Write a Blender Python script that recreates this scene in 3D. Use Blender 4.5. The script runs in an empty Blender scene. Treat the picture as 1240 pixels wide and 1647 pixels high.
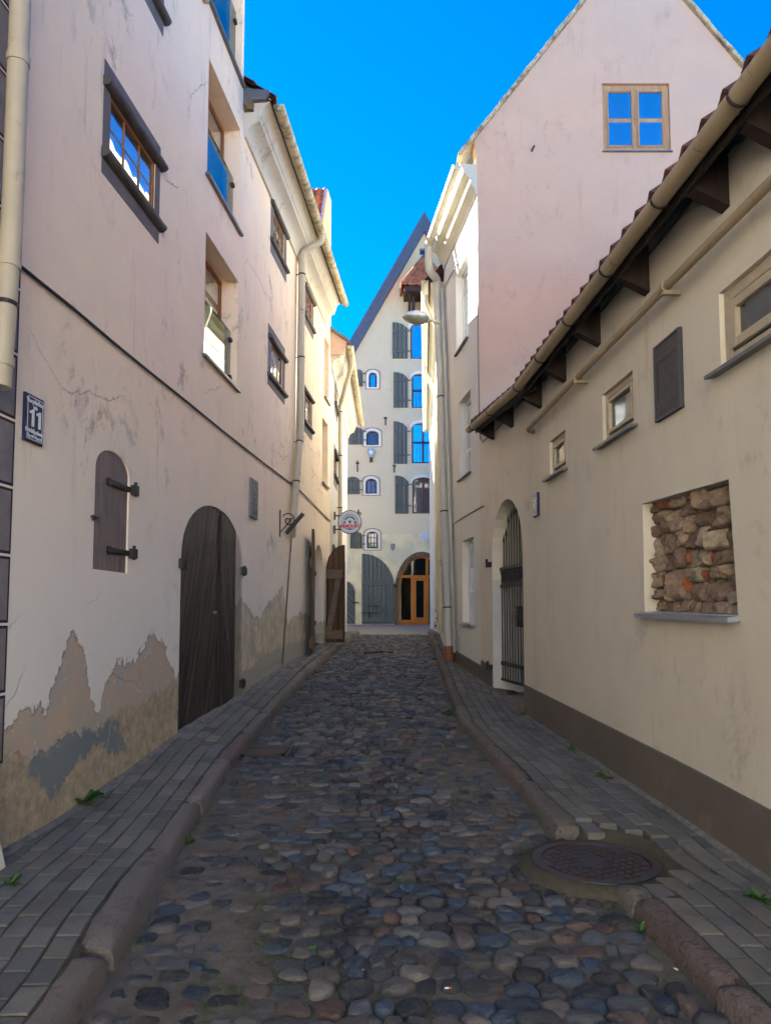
import bpy, math, random
from mathutils import Vector, noise
from mathutils.geometry import tessellate_polygon
random.seed(7)
R=math.radians
rnd=random.uniform
scene=bpy.context.scene
COL=scene.collection
# ------------------------------------------------------------------ camera model (photo measured at 1240x1647)
F=1143.0; PIT=R(4.0); CP,SP=math.cos(PIT),math.sin(PIT); CAMZ=1.6; CY=990-F*math.tan(PIT)
def ray(u,v):
    a=(u-620)/F; b=(CY-v)/F; y=CP-b*SP
    return a/y,(SP+b*CP)/y
def onz(u,v,z):
    a,c=ray(u,v); y=(z-CAMZ)/c
    return a*y,y
def ony(u,v,y):
    a,c=ray(u,v); return Vector((a*y,y,CAMZ+c*y))
def lerp(pts,x):
    if x<=pts[0][0]:
        (a,b),(c,d)=pts[0],pts[1]
    elif x>=pts[-1][0]:
        (a,b),(c,d)=pts[-2],pts[-1]
        if len(pts[0])>1 and x>pts[-1][0]: return pts[-1][1]+(d-b)/(c-a)*(x-c)
    else:
        for i in range(len(pts)-1):
            if pts[i][0]<=x<=pts[i+1][0]:
                (a,b),(c,d)=pts[i],pts[i+1]; break
    return b+(d-b)*(x-a)/(c-a)
class Plane:
    """vertical wall plane; s runs along it away from the camera, o is the offset towards the street"""
    def __init__(s,x0,y0,m,side):
        L=math.sqrt(1+m*m); s.x0,s.y0,s.m=x0,y0,m; s.d=Vector((m/L,1/L,0)); s.side=side
        s.n=Vector((s.d.y,-s.d.x,0))*(1 if side=='L' else -1)
    def w(s,a,z,o=0.0): return Vector((s.x0,s.y0,0))+s.d*a+s.n*o+Vector((0,0,z))
    def at(s,u,v,o=0.0):
        a,c=ray(u,v); p=Vector((s.x0,s.y0,0))+s.n*o
        y=(p.x-s.m*p.y)/(a-s.m); return ((y-p.y)/s.d.y, CAMZ+c*y)
    def sy(s,y): return (y-s.y0)/s.d.y
    def rect(s,uL,tL,bL,uR,tR,bR,o=0.0):
        q=[s.at(uL,tL,o),s.at(uL,bL,o),s.at(uR,tR,o),s.at(uR,bR,o)]
        a=(q[0][0]+q[1][0])/2; b=(q[2][0]+q[3][0])/2
        return (min(a,b),max(a,b),(q[1][1]+q[3][1])/2,(q[0][1]+q[2][1])/2)
class Front:
    """wall facing the camera; s is world x, o towards the camera"""
    def __init__(s,y): s.y=y; s.n=Vector((0,-1,0)); s.d=Vector((1,0,0)); s.side='F'
    def w(s,a,z,o=0.0): return Vector((a,s.y-o,z))
    def at(s,u,v,o=0.0):
        p=ony(u,v,s.y-o); return (p.x,p.z)
    def rect(s,u0,v0,u1,v1,o=0.0):
        c=s.at((u0+u1)/2,(v0+v1)/2,o); a=s.at(u0,(v0+v1)/2,o)[0]; b=s.at(u1,(v0+v1)/2,o)[0]
        return (a,b,s.at((u0+u1)/2,v1,o)[1],s.at((u0+u1)/2,v0,o)[1])
mvp=lambda u: ray(u,990)[0]
L=Plane(*onz(38,1350,.26),mvp(725),'L')
RW=Plane(*onz(1240,1415,.24),mvp(545),'R')
_s,_z=RW.at(845,1150); _p=RW.w(_s,0); SR=_s
EW=Plane(_p.x,_p.y,mvp(470),'R')
CWx=L.w(L.sy(15.1),0).x
CW=Plane(CWx,15.1,.005,'L')
GS=EW.sy(12.97); _p=EW.w(GS,0)
GW=Plane(_p.x,_p.y,.053,'R')
HF=Front(29.0)
FY=EW.w(EW.at(769,500)[0],0).y
PF=Front(FY)
# ------------------------------------------------------------------ naming helpers
ORG={}
def link(o): COL.objects.link(o); return o
def thing(name,label,cat,loc,group=None):
    o=link(bpy.data.objects.new(name,None)); o.location=loc; o.empty_display_size=.2
    o['label']=label; o['category']=cat
    if group: o['group']=group
    ORG[o]=Vector(loc); return o
def tag(o,label,cat,group=None,kind=None):
    if label: o['label']=label
    if cat: o['category']=cat
    if group: o['group']=group
    if kind: o['kind']=kind
    return o
SPLIT={'emblem','rafter_end','gutter_bracket','rail','flat_rail','bracket','railing_clamp','hinge','windows','counter','bolt','strap_hinge','passage_side','hood_timbers'}
class MB:
    def __init__(s): s.v=[]; s.f=[]; s.c=[]
    def add(s,vs,fs,col=None):
        b=len(s.v); s.v+= [Vector(p) for p in vs]; s.f+=[tuple(i+b for i in f) for f in fs]
        if col is not None: s.c+=[col]*len(vs)
        return s
    def box(s,a,b,col=None):
        x0,y0,z0=a; x1,y1,z1=b
        return s.hexa([(x0,y0,z0),(x1,y0,z0),(x1,y1,z0),(x0,y1,z0),(x0,y0,z1),(x1,y0,z1),(x1,y1,z1),(x0,y1,z1)],col)
    def hexa(s,p,col=None):
        return s.add(p,[(0,3,2,1),(4,5,6,7),(0,1,5,4),(1,2,6,5),(2,3,7,6),(3,0,4,7)],col)
    def pbox(s,P,s0,s1,z0,z1,o0,o1,ch=0.0):
        if ch<=0:
            return s.hexa([P.w(s0,z0,o0),P.w(s1,z0,o0),P.w(s1,z0,o1),P.w(s0,z0,o1),P.w(s0,z1,o0),P.w(s1,z1,o0),P.w(s1,z1,o1),P.w(s0,z1,o1)])
        c=ch
        a=[(s0,z0),(s1,z0),(s1,z1),(s0,z1)]; b=[(s0+c,z0+c),(s1-c,z0+c),(s1-c,z1-c),(s0+c,z1-c)]
        vs=[P.w(*q,o0) for q in a]+[P.w(*q,o1-c) for q in a]+[P.w(*q,o1) for q in b]
        fs=[(0,1,2,3),(8,9,10,11)]
        for k in (0,4):
            for i in range(4): j=(i+1)%4; fs.append((k+i,k+j,k+4+j,k+4+i))
        return s.add(vs,fs)
    def prism(s,P,poly,o0,o1):
        n=len(poly); vs=[P.w(a,z,o0) for a,z in poly]+[P.w(a,z,o1) for a,z in poly]
        fs=[tuple(range(n)),tuple(range(2*n-1,n-1,-1))]
        for i in range(n): j=(i+1)%n; fs.append((i,i+n,j+n,j))
        return s.add(vs,fs)
    def seg(s,a,b,w,h,up=Vector((0,0,1))):
        a=Vector(a);b=Vector(b);t=(b-a).normalized(); x=t.cross(up)
        if x.length<1e-4: x=t.cross(Vector((1,0,0)))
        x.normalize(); y=x.cross(t)
        p=[]
        for q in (a,b):
            for i,j in ((-1,-1),(1,-1),(1,1),(-1,1)): p.append(q+x*i*w/2+y*j*h/2)
        return s.hexa(p)
    def tube(s,path,r,n=12,cap=True):
        path=[Vector(p) for p in path]; rings=[]; m=len(path)
        rr=r if isinstance(r,(list,tuple)) else [r]*m
        ref=None
        for i,p in enumerate(path):
            t=(path[min(i+1,m-1)]-path[max(i-1,0)])
            if t.length<1e-9: t=Vector((0,0,1))
            t.normalize()
            if ref is None:
                ref=Vector((0,0,1)) if abs(t.z)<.9 else Vector((1,0,0))
            x=(ref-t*ref.dot(t)); x.normalize(); ref=x; y=t.cross(x)
            rings.append([p+x*math.cos(2*math.pi*k/n)*rr[i]+y*math.sin(2*math.pi*k/n)*rr[i] for k in range(n)])
        vs=[q for g in rings for q in g]; fs=[]
        for i in range(m-1):
            for k in range(n):
                a=i*n+k;b=i*n+(k+1)%n; fs.append((a,b,b+n,a+n))
        if cap: fs.append(tuple(range(n-1,-1,-1))); fs.append(tuple(range((m-1)*n,m*n)))
        return s.add(vs,fs)
    def sweep(s,P,s0,s1,prof,step=None,dz=lambda t:0,jit=0):
        """closed profile [(o,z)] swept along a wall plane"""
        n=len(prof); k=max(1,int((s1-s0)/(step or 1e9))) if step else 1
        vs=[];fs=[]
        for i in range(k+1):
            t=i/k; a=s0+(s1-s0)*t
            for o,z in prof: vs.append(P.w(a,z+dz(t)+rnd(-jit,jit),o+rnd(-jit,jit)))
        for i in range(k):
            for j in range(n): q=(j+1)%n; fs.append((i*n+j,i*n+q,(i+1)*n+q,(i+1)*n+j))
        fs.append(tuple(range(n-1,-1,-1))); fs.append(tuple(range(k*n,(k+1)*n)))
        return s.add(vs,fs)
    def split(s):
        n=len(s.v); p=list(range(n))
        def f(a):
            while p[a]!=a: p[a]=p[p[a]]; a=p[a]
            return a
        for fc in s.f:
            for i in fc[1:]: p[f(i)]=f(fc[0])
        bb={}
        for i,v in enumerate(s.v):
            r=f(i); q=bb.get(r)
            if q is None: bb[r]=[v.x,v.y,v.z,v.x,v.y,v.z]
            else: q[0]=min(q[0],v.x);q[1]=min(q[1],v.y);q[2]=min(q[2],v.z);q[3]=max(q[3],v.x);q[4]=max(q[4],v.y);q[5]=max(q[5],v.z)
        ks=list(bb); e=.004
        for i,a in enumerate(ks):
            for c in ks[i+1:]:
                A,B=bb[a],bb[c]
                if all(A[k]-e<=B[k+3] and B[k]-e<=A[k+3] for k in range(3)): p[f(a)]=f(c)
        out={}
        for i in range(n): out.setdefault(f(i),[]).append(i)
        res=[]
        for r,idx in out.items():
            m={j:k for k,j in enumerate(idx)}; q=MB(); q.v=[s.v[j] for j in idx]; q.f=[tuple(m[i] for i in fc) for fc in s.f if f(fc[0])==r]; res.append(q)
        return res
    def build(s,name,mat,parent=None,smooth=False,loc=None,angle=None):
        if name in SPLIT and parent is not None and not s.c:
            ps=s.split()
            if len(ps)>1:
                o=None
                for q in ps: o=q.build1(name,mat,parent,smooth,loc,angle)
                return o
        return s.build1(name,mat,parent,smooth,loc,angle)
    def build1(s,name,mat,parent=None,smooth=False,loc=None,angle=None):
        me=bpy.data.meshes.new(name)
        org=ORG[parent] if parent is not None else (Vector(loc) if loc is not None else Vector((0,0,0)))
        me.from_pydata([tuple(p-org) for p in s.v],[],s.f)
        if s.c and len(s.c)==len(s.v):
            at=me.color_attributes.new('Col','FLOAT_COLOR','POINT')
            flat=[]
            for c in s.c: flat+= [c[0],c[1],c[2],1.0]
            at.data.foreach_set('color',flat)
        me.materials.append(mat)
        me.update()
        import bmesh
        bm=bmesh.new(); bm.from_mesh(me); bmesh.ops.recalc_face_normals(bm,faces=bm.faces); bm.to_mesh(me); bm.free()
        if smooth:
            me.shade_smooth()
            if angle: 
                try: me.set_sharp_from_angle(angle=R(angle))
                except Exception: pass
        o=link(bpy.data.objects.new(name,me)); o.location=(0,0,0) if parent is not None else org
        if parent is not None: o.parent=parent
        ORG[o]=org
        return o
def wall(name,P,outer,holes,depth,mat,parent,thick=0.35,rev=None):
    """plaster wall with real openings; holes are loops, their reveals are 'depth' deep"""
    b=MB(); loops=[outer]+holes
    vv=[[Vector((a,z,0)) for a,z in lp] for lp in loops]
    flat=[q for lp in loops for q in lp]
    tris=tessellate_polygon(vv)
    b.add([P.w(a,z,0) for a,z in flat],[tuple(t) for t in tris])
    n=len(outer)
    vs=[P.w(a,z,0) for a,z in outer]+[P.w(a,z,-thick) for a,z in outer]
    b.add(vs,[(i,(i+1)%n,(i+1)%n+n,i+n) for i in range(n)])
    for h in holes:
        n=len(h); d=depth
        vs=[P.w(a,z,0) for a,z in h]+[P.w(a,z,-d) for a,z in h]
        b.add(vs,[(i,(i+1)%n,(i+1)%n+n,i+n) for i in range(n)])
    return b.build(name,mat,parent)
def rl(r): s0,s1,z0,z1=r; return [(s0,z0),(s1,z0),(s1,z1),(s0,z1)]
def archloop(s0,s1,z0,zs,za,n=14,p=2.0):
    """opening with an arched head: springs at zs, crown at za"""
    lp=[(s0,z0),(s1,z0)]; c=(s0+s1)/2; w=(s1-s0)/2
    for i in range(n+1):
        t=math.pi*i/n; x=math.cos(t); y=max(0,math.sin(t))
        lp.append((c+w*(abs(x)**(2/p))*(1 if x>0 else -1),zs+(za-zs)*y**(2/p)))
    return lp
# ------------------------------------------------------------------ node helpers
class NT:
    def __init__(s,name):
        s.m=bpy.data.materials.new(name); s.m.use_nodes=True; s.t=s.m.node_tree; s.t.nodes.clear()
        s.out=s.t.nodes.new('ShaderNodeOutputMaterial'); s.b=s.t.nodes.new('ShaderNodeBsdfPrincipled')
        s.t.links.new(s.b.outputs[0],s.out.inputs[0]); s._pos=None
    def set(s,inp,v):
        if hasattr(v,'links') or isinstance(v,bpy.types.NodeSocket): s.t.links.new(v,inp)
        else:
            if isinstance(v,(tuple,list)) and len(v)==3 and inp.type=='RGBA': v=(*v,1)
            inp.default_value=v
    def n(s,typ,**k):
        x=s.t.nodes.new(typ)
        for a,b in k.items():
            setattr(x,a,b)
        return x
    def pos(s):
        if s._pos is None: s._pos=s.n('ShaderNodeNewGeometry').outputs['Position']
        return s._pos
    def xyz(s,v=None):
        x=s.n('ShaderNodeSeparateXYZ'); s.set(x.inputs[0],v or s.pos()); return x.outputs
    def vec(s,x,y,z):
        c=s.n('ShaderNodeCombineXYZ')
        for i,q in enumerate((x,y,z)): s.set(c.inputs[i],q)
        return c.outputs[0]
    def scl(s,v,k):
        c=s.n('ShaderNodeVectorMath',operation='MULTIPLY'); s.set(c.inputs[0],v); c.inputs[1].default_value=k; return c.outputs[0]
    def noise(s,scale,det=4,rough=.6,v=None,dist=0,col=False):
        x=s.n('ShaderNodeTexNoise'); s.set(x.inputs['Vector'],v or s.pos()); x.inputs['Scale'].default_value=scale
        x.inputs['Detail'].default_value=det; x.inputs['Roughness'].default_value=rough; x.inputs['Distortion'].default_value=dist
        return x.outputs['Color' if col else 'Fac']
    def vor(s,scale,v=None,feature='F1',out='Distance',rnd=1):
        x=s.n('ShaderNodeTexVoronoi',feature=feature); s.set(x.inputs['Vector'],v or s.pos()); x.inputs['Scale'].default_value=scale
        x.inputs['Randomness'].default_value=rnd
        return x.outputs[out]
    def mr(s,v,a,b,c=0.,d=1.,sm=False):
        x=s.n('ShaderNodeMapRange'); x.clamp=True
        if sm: x.interpolation_type='SMOOTHSTEP'
        s.set(x.inputs[0],v)
        for i,q in enumerate((a,b,c,d)): s.set(x.inputs[1+i],q)
        return x.outputs[0]
    def ma(s,op,a,b=0.,c=0.):
        x=s.n('ShaderNodeMath',operation=op)
        s.set(x.inputs[0],a); s.set(x.inputs[1],b); s.set(x.inputs[2],c); return x.outputs[0]
    def mix(s,f,a,b,mode='MIX'):
        x=s.n('ShaderNodeMix',data_type='RGBA',blend_type=mode); x.clamp_factor=True
        s.set(x.inputs[0],f); s.set(x.inputs[6],a); s.set(x.inputs[7],b); return x.outputs[2]
    def curve(s,v,pts,lo,hi,zlo,zhi):
        t=s.mr(v,lo,hi); r=s.n('ShaderNodeValToRGB'); e=r.color_ramp.elements
        pts=sorted(pts); 
        while len(e)<len(pts): e.new(.5)
        for q,(a,z) in zip(e,pts):
            g=(z-zlo)/(zhi-zlo); q.position=min(1,max(0,(a-lo)/(hi-lo))); q.color=(g,g,g,1)
        s.set(r.inputs[0],t)
        sp=s.n('ShaderNodeSeparateColor'); s.set(sp.inputs[0],r.outputs[0])
        return s.ma('MULTIPLY_ADD',sp.outputs[0],zhi-zlo,zlo)
    def bump(s,h,st=.5,dist=.01,nrm=None):
        x=s.n('ShaderNodeBump'); x.inputs['Strength'].default_value=st; x.inputs['Distance'].default_value=dist
        s.set(x.inputs['Height'],h)
        if nrm is not None: s.set(x.inputs['Normal'],nrm)
        return x.outputs[0]
    def fin(s,col,rough=.8,nrm=None,spec=.3,metal=0,**k):
        s.set(s.b.inputs['Base Color'],col); s.set(s.b.inputs['Roughness'],rough)
        s.set(s.b.inputs['Specular IOR Level'],spec); s.set(s.b.inputs['Metallic'],metal)
        if nrm is not None: s.set(s.b.inputs['Normal'],nrm)
        for a,b in k.items(): s.set(s.b.inputs[a],b)
        return s.m
def mul(c,k): return tuple(min(1,x*k) for x in c)
def plaster(name,base,alt,grime=(.10,.085,.07),gr=.5,rough=.92,bumpk=.6,streak=.4,smooth=False,extra=None,pits=True,lowtint=None):
    t=NT(name); x,y,z=t.xyz()
    big=t.noise(.55,3,.6); mid=t.noise(2.3,5,.65); fine=t.noise(38,4,.7)
    c=t.mix(t.mr(big,.35,.68),base,alt)
    c=t.mix(t.mr(mid,.45,.75,0,.35),c,mul(base,1.15))
    if lowtint: c=t.mix(t.mr(t.ma('ADD',z,t.ma('MULTIPLY',mid,1.2)),lowtint[1],lowtint[2],1,0,True),c,lowtint[0])
    # vertical run stains
    sv=t.vec(t.ma('MULTIPLY',x,5.),t.ma('MULTIPLY',y,5.),t.ma('MULTIPLY',z,.45))
    st=t.noise(1.6,5,.7,sv); c=t.mix(t.ma('MULTIPLY',t.mr(st,.56,.8),t.mr(t.noise(.9,3),.4,.62,0,streak)),c,grime)
    gm=t.noise(3.1,8,.78,t.scl(t.pos(),(1,1,.7)),.4); c=t.mix(t.ma('MULTIPLY',t.mr(gm,.54,.70),t.mr(t.noise(.8,2),.45,.62,0,gr)),c,grime)
    h=t.ma('ADD',t.ma('MULTIPLY',fine,.35),t.ma('MULTIPLY',mid,1.1))
    if pits:
        pv=t.noise(95,2,.5); pm=t.mr(pv,.70,.76); c=t.mix(t.ma('MULTIPLY',pm,.55),c,mul(base,.45)); h=t.ma('SUBTRACT',h,t.ma('MULTIPLY',pm,.5))
        cr=t.vor(.75,t.mix(.22,t.pos(),t.noise(2.2,5,.7,None,0,True)),'DISTANCE_TO_EDGE'); cm=t.ma('MULTIPLY',t.mr(cr,.0,.0035,1,0),t.mr(t.noise(.7,2),.50,.58))
        c=t.mix(t.ma('MULTIPLY',cm,.6),c,mul(base,.35)); h=t.ma('SUBTRACT',h,t.ma('MULTIPLY',cm,1.2))
    if extra: c,h=extra(t,x,y,z,c,h)
    return t.fin(c,rough,t.bump(h,bumpk,.012),.15)
# ---- left wall: plaster that has come off near the ground
LY=lambda u,v:(L.w(L.at(u,v)[0],0).y,L.at(u,v)[1])
top=[LY(*p) for p in [(12,1165),(40,1150),(75,1150),(90,1085),(105,1050),(120,1018),(135,1050),(150,1130),(162,1140),(170,1105),(190,1062),(215,1060),(232,1040),(247,1012),(262,1035),(283,1090),(387,962),(404,985),(415,998),(432,972),(455,945),(463,1000),(490,985),(506,1000)]]
coarse=[LY(*p) for p in [(12,1215),(40,1222),(70,1225),(100,1212),(140,1185),(180,1155),(230,1130),(283,1098),(388,1085),(430,1050),(470,1035),(520,1020)]]
bt=[LY(*p) for p in [(40,1240),(55,1212),(80,1196),(110,1185),(140,1180),(160,1172),(190,1163),(204,1190)]]
bb=[LY(*p) for p in [(40,1245),(60,1262),(85,1285),(100,1268),(125,1228),(160,1208),(190,1205),(204,1192)]]
def leftwall(t,x,y,z,c,h):
    n1=t.noise(5.5,8,.74,t.scl(t.pos(),(1,1,.8)),.4); n2=t.noise(22,5,.7); nz=t.ma('ADD',t.ma('MULTIPLY',t.ma('SUBTRACT',n1,.5),.62),t.ma('MULTIPLY',t.ma('SUBTRACT',n2,.5),.12))
    def below(pts,k=1.0,w=.010,zl=0,zh=2.6,lo=3.8,hi=14):
        e=t.ma('SUBTRACT',t.ma('ADD',t.curve(y,pts,lo,hi,zl,zh),t.ma('MULTIPLY',nz,k)),z); return t.mr(e,-w,w)
    # colour turns cooler and whiter towards the ground, stays pinker higher up
    c=t.mix(t.mr(t.ma('ADD',z,t.ma('MULTIPLY',n1,.8)),1.3,4.2,.85,0,True),c,(.74,.715,.655))
    far=t.mr(y,8.2,8.5)
    m1=below(top,.8)
    sal=t.mix(t.mr(t.noise(3.5,5,.7),.38,.62),(.50,.38,.27),(.42,.37,.31))
    crm=t.mix(t.mr(t.noise(5,5,.7),.4,.62),(.62,.52,.37),(.42,.37,.28))
    ex=t.mix(far,sal,crm)
    c=t.mix(t.ma('MULTIPLY',m1,t.mr(t.noise(16,5,.75),.66,.62,.35,1)),c,ex)
    m2=below(coarse,.5)
    cs=t.mix(t.mr(t.noise(11,6,.8),.36,.64),(.52,.42,.29),(.30,.24,.17)); cs=t.mix(far,cs,(.40,.375,.30))
    c=t.mix(m2,c,cs)
    up=below(bt,1.1,.008,0,2.6,4.2,6.2); dn=t.ma('SUBTRACT',1.0,below(bb,1.0,.008,0,2.6,4.2,6.2))
    yr=t.ma('MULTIPLY',t.mr(y,4.38,4.42),t.mr(y,5.75,5.8,1,0))
    m3=t.ma('MULTIPLY',t.ma('MULTIPLY',up,dn),yr); c=t.mix(m3,c,(.20,.225,.235))
    # white chalky scuffs that survive on the bare render
    sc=t.ma('MULTIPLY',t.ma('MULTIPLY',m1,t.mr(t.noise(9,7,.8,t.scl(t.pos(),(1,1,.55))),.60,.63)),.8); c=t.mix(sc,c,(.45,.45,.44))
    # dark line painted along the peel edge
    edge=t.ma('MULTIPLY',m1,t.ma('SUBTRACT',1.0,below([(a,b-.012) for a,b in top],.8))); c=t.mix(t.ma('MULTIPLY',edge,.55),c,(.12,.09,.07))
    h=t.ma('SUBTRACT',h,t.ma('MULTIPLY',m1,1.0)); h=t.ma('ADD',h,t.ma('MULTIPLY',m2,t.ma('MULTIPLY_ADD',t.noise(70,4,.8),1.2,.1)))
    h=t.ma('ADD',h,t.ma('MULTIPLY',m3,.6))
    return c,h
PINK=(.56,.44,.385)
M={}
M['plasterL']=plaster('left_plaster',(.86,.68,.455),(.87,.65,.47),(.24,.18,.13),1.0,extra=leftwall,bumpk=.75,streak=.55)
M['plasterB']=M['plasterL']
M['plasterC']=plaster('cream_plaster',(.56,.52,.44),(.52,.48,.42),(.22,.19,.15),.3,streak=.3)
def dwall(t,x,y,z,c,h):
    return c,h
M['plasterD']=plaster('beige_plaster',(.60,.54,.425),(.55,.495,.40),(.22,.18,.13),.5,bumpk=.45,streak=.5,pits=False)
M['plasterE']=plaster('pale_plaster',(.58,.525,.43),(.55,.495,.415),(.24,.2,.16),.4,bumpk=.35,streak=.4,pits=False)
M['plasterP']=plaster('pink_plaster',(.54,.38,.275),(.51,.38,.29),(.28,.2,.17),.5,bumpk=.35,streak=.45,pits=False)
M['plasterF']=plaster('white_plaster',(.60,.59,.54),(.56,.55,.5),(.3,.28,.22),.15,bumpk=.25,streak=.15,pits=False)
def hwall(t,x,y,z,c,h):
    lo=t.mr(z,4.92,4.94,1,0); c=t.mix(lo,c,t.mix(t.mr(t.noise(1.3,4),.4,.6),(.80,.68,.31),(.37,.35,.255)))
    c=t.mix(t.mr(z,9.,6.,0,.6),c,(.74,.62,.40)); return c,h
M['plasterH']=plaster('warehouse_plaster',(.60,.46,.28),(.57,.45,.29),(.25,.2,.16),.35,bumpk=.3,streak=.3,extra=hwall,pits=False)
M['reveal']=plaster('reveal_plaster',(.50,.46,.385),(.46,.43,.37),gr=.2,bumpk=.2,streak=.15,pits=False)
M['whitetrim']=plaster('white_trim',(.66,.63,.53),(.62,.6,.5),gr=.15,bumpk=.2,streak=.2,pits=False)
M['cornice']=plaster('cornice_plaster',(.52,.47,.37),(.57,.52,.42),(.13,.11,.06),.9,bumpk=.4,streak=.8,pits=False)
M['plinth']=plaster('brown_plinth',(.14,.118,.10),(.115,.097,.083),(.2,.16,.12),.6,bumpk=.35,streak=.1,pits=False)
def simple(name,col,rough=.6,alt=None,sc=12,bk=.15,metal=0,spec=.4,det=5,fleck=None):
    t=NT(name); n=t.noise(sc,det,.65); c=t.mix(t.mr(n,.35,.65),col,alt or mul(col,.8))
    if fleck: c=t.mix(t.mr(t.noise(fleck[1],6,.75),fleck[2],fleck[2]+.04),c,fleck[0])
    return t.fin(c,rough,t.bump(n,bk,.01),spec,metal)
def woodm(name,col,alt,rough=.75,ax='z',plank=None,diag=False,bk=.5,along='y'):
    """grain along one axis; plank = board width drawn as grooves across 'along'"""
    t=NT(name); x,y,z=t.xyz()
    u=y if along=='y' else x
    if diag: 
        uu=t.ma('ADD',t.ma('MULTIPLY',u,.97),t.ma('MULTIPLY',z,diag)); 
    else: uu=u
    if ax=='z':
        v=t.vec(t.ma('MULTIPLY',x,30.),t.ma('MULTIPLY',y,30.),t.ma('MULTIPLY',z,1.6)) if not diag else t.vec(t.ma('MULTIPLY',uu,34.),0.,t.ma('MULTIPLY',z,1.2))
    else: v=t.vec(t.ma('MULTIPLY',x,2.),t.ma('MULTIPLY',y,2.),t.ma('MULTIPLY',z,30.))
    g=t.noise(1.,6,.7,v,.6); c=t.mix(t.mr(g,.38,.60) if diag else t.mr(g,.3,.7),col,alt); h=t.ma('MULTIPLY',g,.5)
    c=t.mix(t.mr(t.noise(2.,4),.5,.75,0,.4),c,mul(alt,.6))
    if plank:
        q=t.ma('DIVIDE',uu,plank); fr=t.ma('FRACT',q); ed=t.ma('MINIMUM',fr,t.ma('SUBTRACT',1.,fr)); gm=t.mr(ed,.03,.12,1,0)
        wn=t.n('ShaderNodeTexWhiteNoise',noise_dimensions='1D'); t.set(wn.inputs['W'],t.ma('FLOOR',q))
        c=t.mix(t.mr(wn.outputs[0],0,1,0,.45),c,mul(alt,.75)); c=t.mix(t.ma('MULTIPLY',gm,.8),c,(.012,.01,.009)); h=t.ma('SUBTRACT',h,t.ma('MULTIPLY',gm,1.5))
    return t.fin(c,rough,t.bump(h,bk,.008),.25)
M['shutter']=woodm('weathered_boards',(.24,.185,.16),(.15,.115,.10),plank=None)
M['door']=woodm('dark_tarred_boards',(.135,.098,.078),(.014,.010,.009),rough=.55,plank=.13,diag=-.30,bk=1)
M['door2']=woodm('dark_tarred_boards_mirrored',(.125,.088,.07),(.013,.010,.009),rough=.55,plank=.13,diag=.28,bk=1)
M['leafwood']=woodm('brown_leaf_boards',(.15,.088,.052),(.055,.034,.022),plank=.12,along='x',bk=.6)
M['leafpale']=woodm('pale_leaf_rails',(.21,.16,.115),(.11,.08,.055),ax='x',bk=.5)
M['greywood']=woodm('grey_green_boards',(.155,.155,.125),(.10,.102,.085),plank=.17,along='x',bk=.5)
M['greyrail']=woodm('grey_green_rails',(.13,.13,.108),(.08,.082,.07),ax='x',bk=.4)
M['greydiag']=woodm('grey_diagonal_boards',(.15,.15,.12),(.09,.092,.075),plank=.2,along='x',diag=.8,bk=.5)
M['orange']=woodm('orange_brown_window_wood',(.33,.135,.035),(.18,.062,.017),rough=.5,bk=.25)
M['oldwood']=woodm('peeling_tan_window_wood',(.50,.34,.20),(.30,.18,.095),rough=.7,bk=.5)
M['shopwood']=woodm('varnished_shop_wood',(.55,.17,.014),(.36,.095,.008),rough=.4,bk=.2)
M['redbrown']=woodm('red_brown_window_wood',(.15,.052,.034),(.085,.03,.02),rough=.5,bk=.2)
M['darkframe']=woodm('dark_window_wood',(.065,.03,.02),(.03,.016,.012),rough=.5,bk=.2)
M['creamframe']=simple('cream_window_paint',(.42,.35,.25),.5,(.36,.3,.21),20,.15)
M['whiteframe']=simple('white_window_paint',(.66,.66,.64),.4,(.56,.56,.54),20,.1)
M['rafter']=woodm('dark_rafter_wood',(.045,.028,.022),(.018,.012,.01),bk=.6)
M['band']=simple('grey_painted_band',(.155,.135,.125),.85,(.115,.10,.095),9,.3,fleck=((.2,.19,.18),14,.62))
M['roll']=simple('dark_stone_roll',(.085,.075,.072),.6,(.05,.045,.043),7,.3)
M['zinc']=simple('grey_zinc',(.16,.165,.175),.45,(.12,.12,.13),5,.1,metal=.3)
M['zinclight']=simple('pale_zinc_sill',(.33,.35,.38),.4,(.25,.26,.29),6,.1,metal=.3)
M['verge']=simple('blue_grey_verge',(.075,.085,.115),.6,(.058,.066,.092),6,.1)
M['iron']=simple('black_iron',(.007,.007,.008),.55,(.018,.012,.010),25,.4,spec=.5)
M['sand']=None
M['jamb']=simple('whitewash',(.46,.46,.45),.8,(.40,.40,.40),5,.2)
def gutterm(name,col,alt,stain,k):
    t=NT(name); x,y,z=t.xyz(); v=t.vec(t.ma('MULTIPLY',x,3.),t.ma('MULTIPLY',y,7.),t.ma('MULTIPLY',z,3.)); n=t.noise(1.4,7,.78,v)
    c=t.mix(t.mr(t.noise(2,3),.4,.6),col,alt); c=t.mix(t.mr(n,.62-k*.14,.70-k*.08,0,.9),c,stain)
    return t.fin(c,.5,t.bump(n,.12,.01),.35)
M['gutterD']=gutterm('cream_gutter_paint',(.31,.24,.15),(.36,.285,.18),(.085,.06,.04),.25)
M['gutterB']=gutterm('stained_cream_gutter',(.42,.35,.20),(.50,.43,.27),(.09,.072,.04),1)
M['gutterF']=gutterm('pale_yellow_gutter',(.52,.50,.37),(.56,.54,.42),(.2,.18,.1),.2)
M['pipe']=gutterm('cream_pipe_paint',(.46,.39,.27),(.42,.36,.25),(.17,.155,.15),.3)
M['pipeG']=gutterm('pale_grey_pipe_paint',(.38,.375,.35),(.42,.41,.36),(.22,.21,.2),.2)
M['clay']=simple('clay_pipe',(.26,.085,.03),.7,(.17,.06,.03),15,.3)
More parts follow.
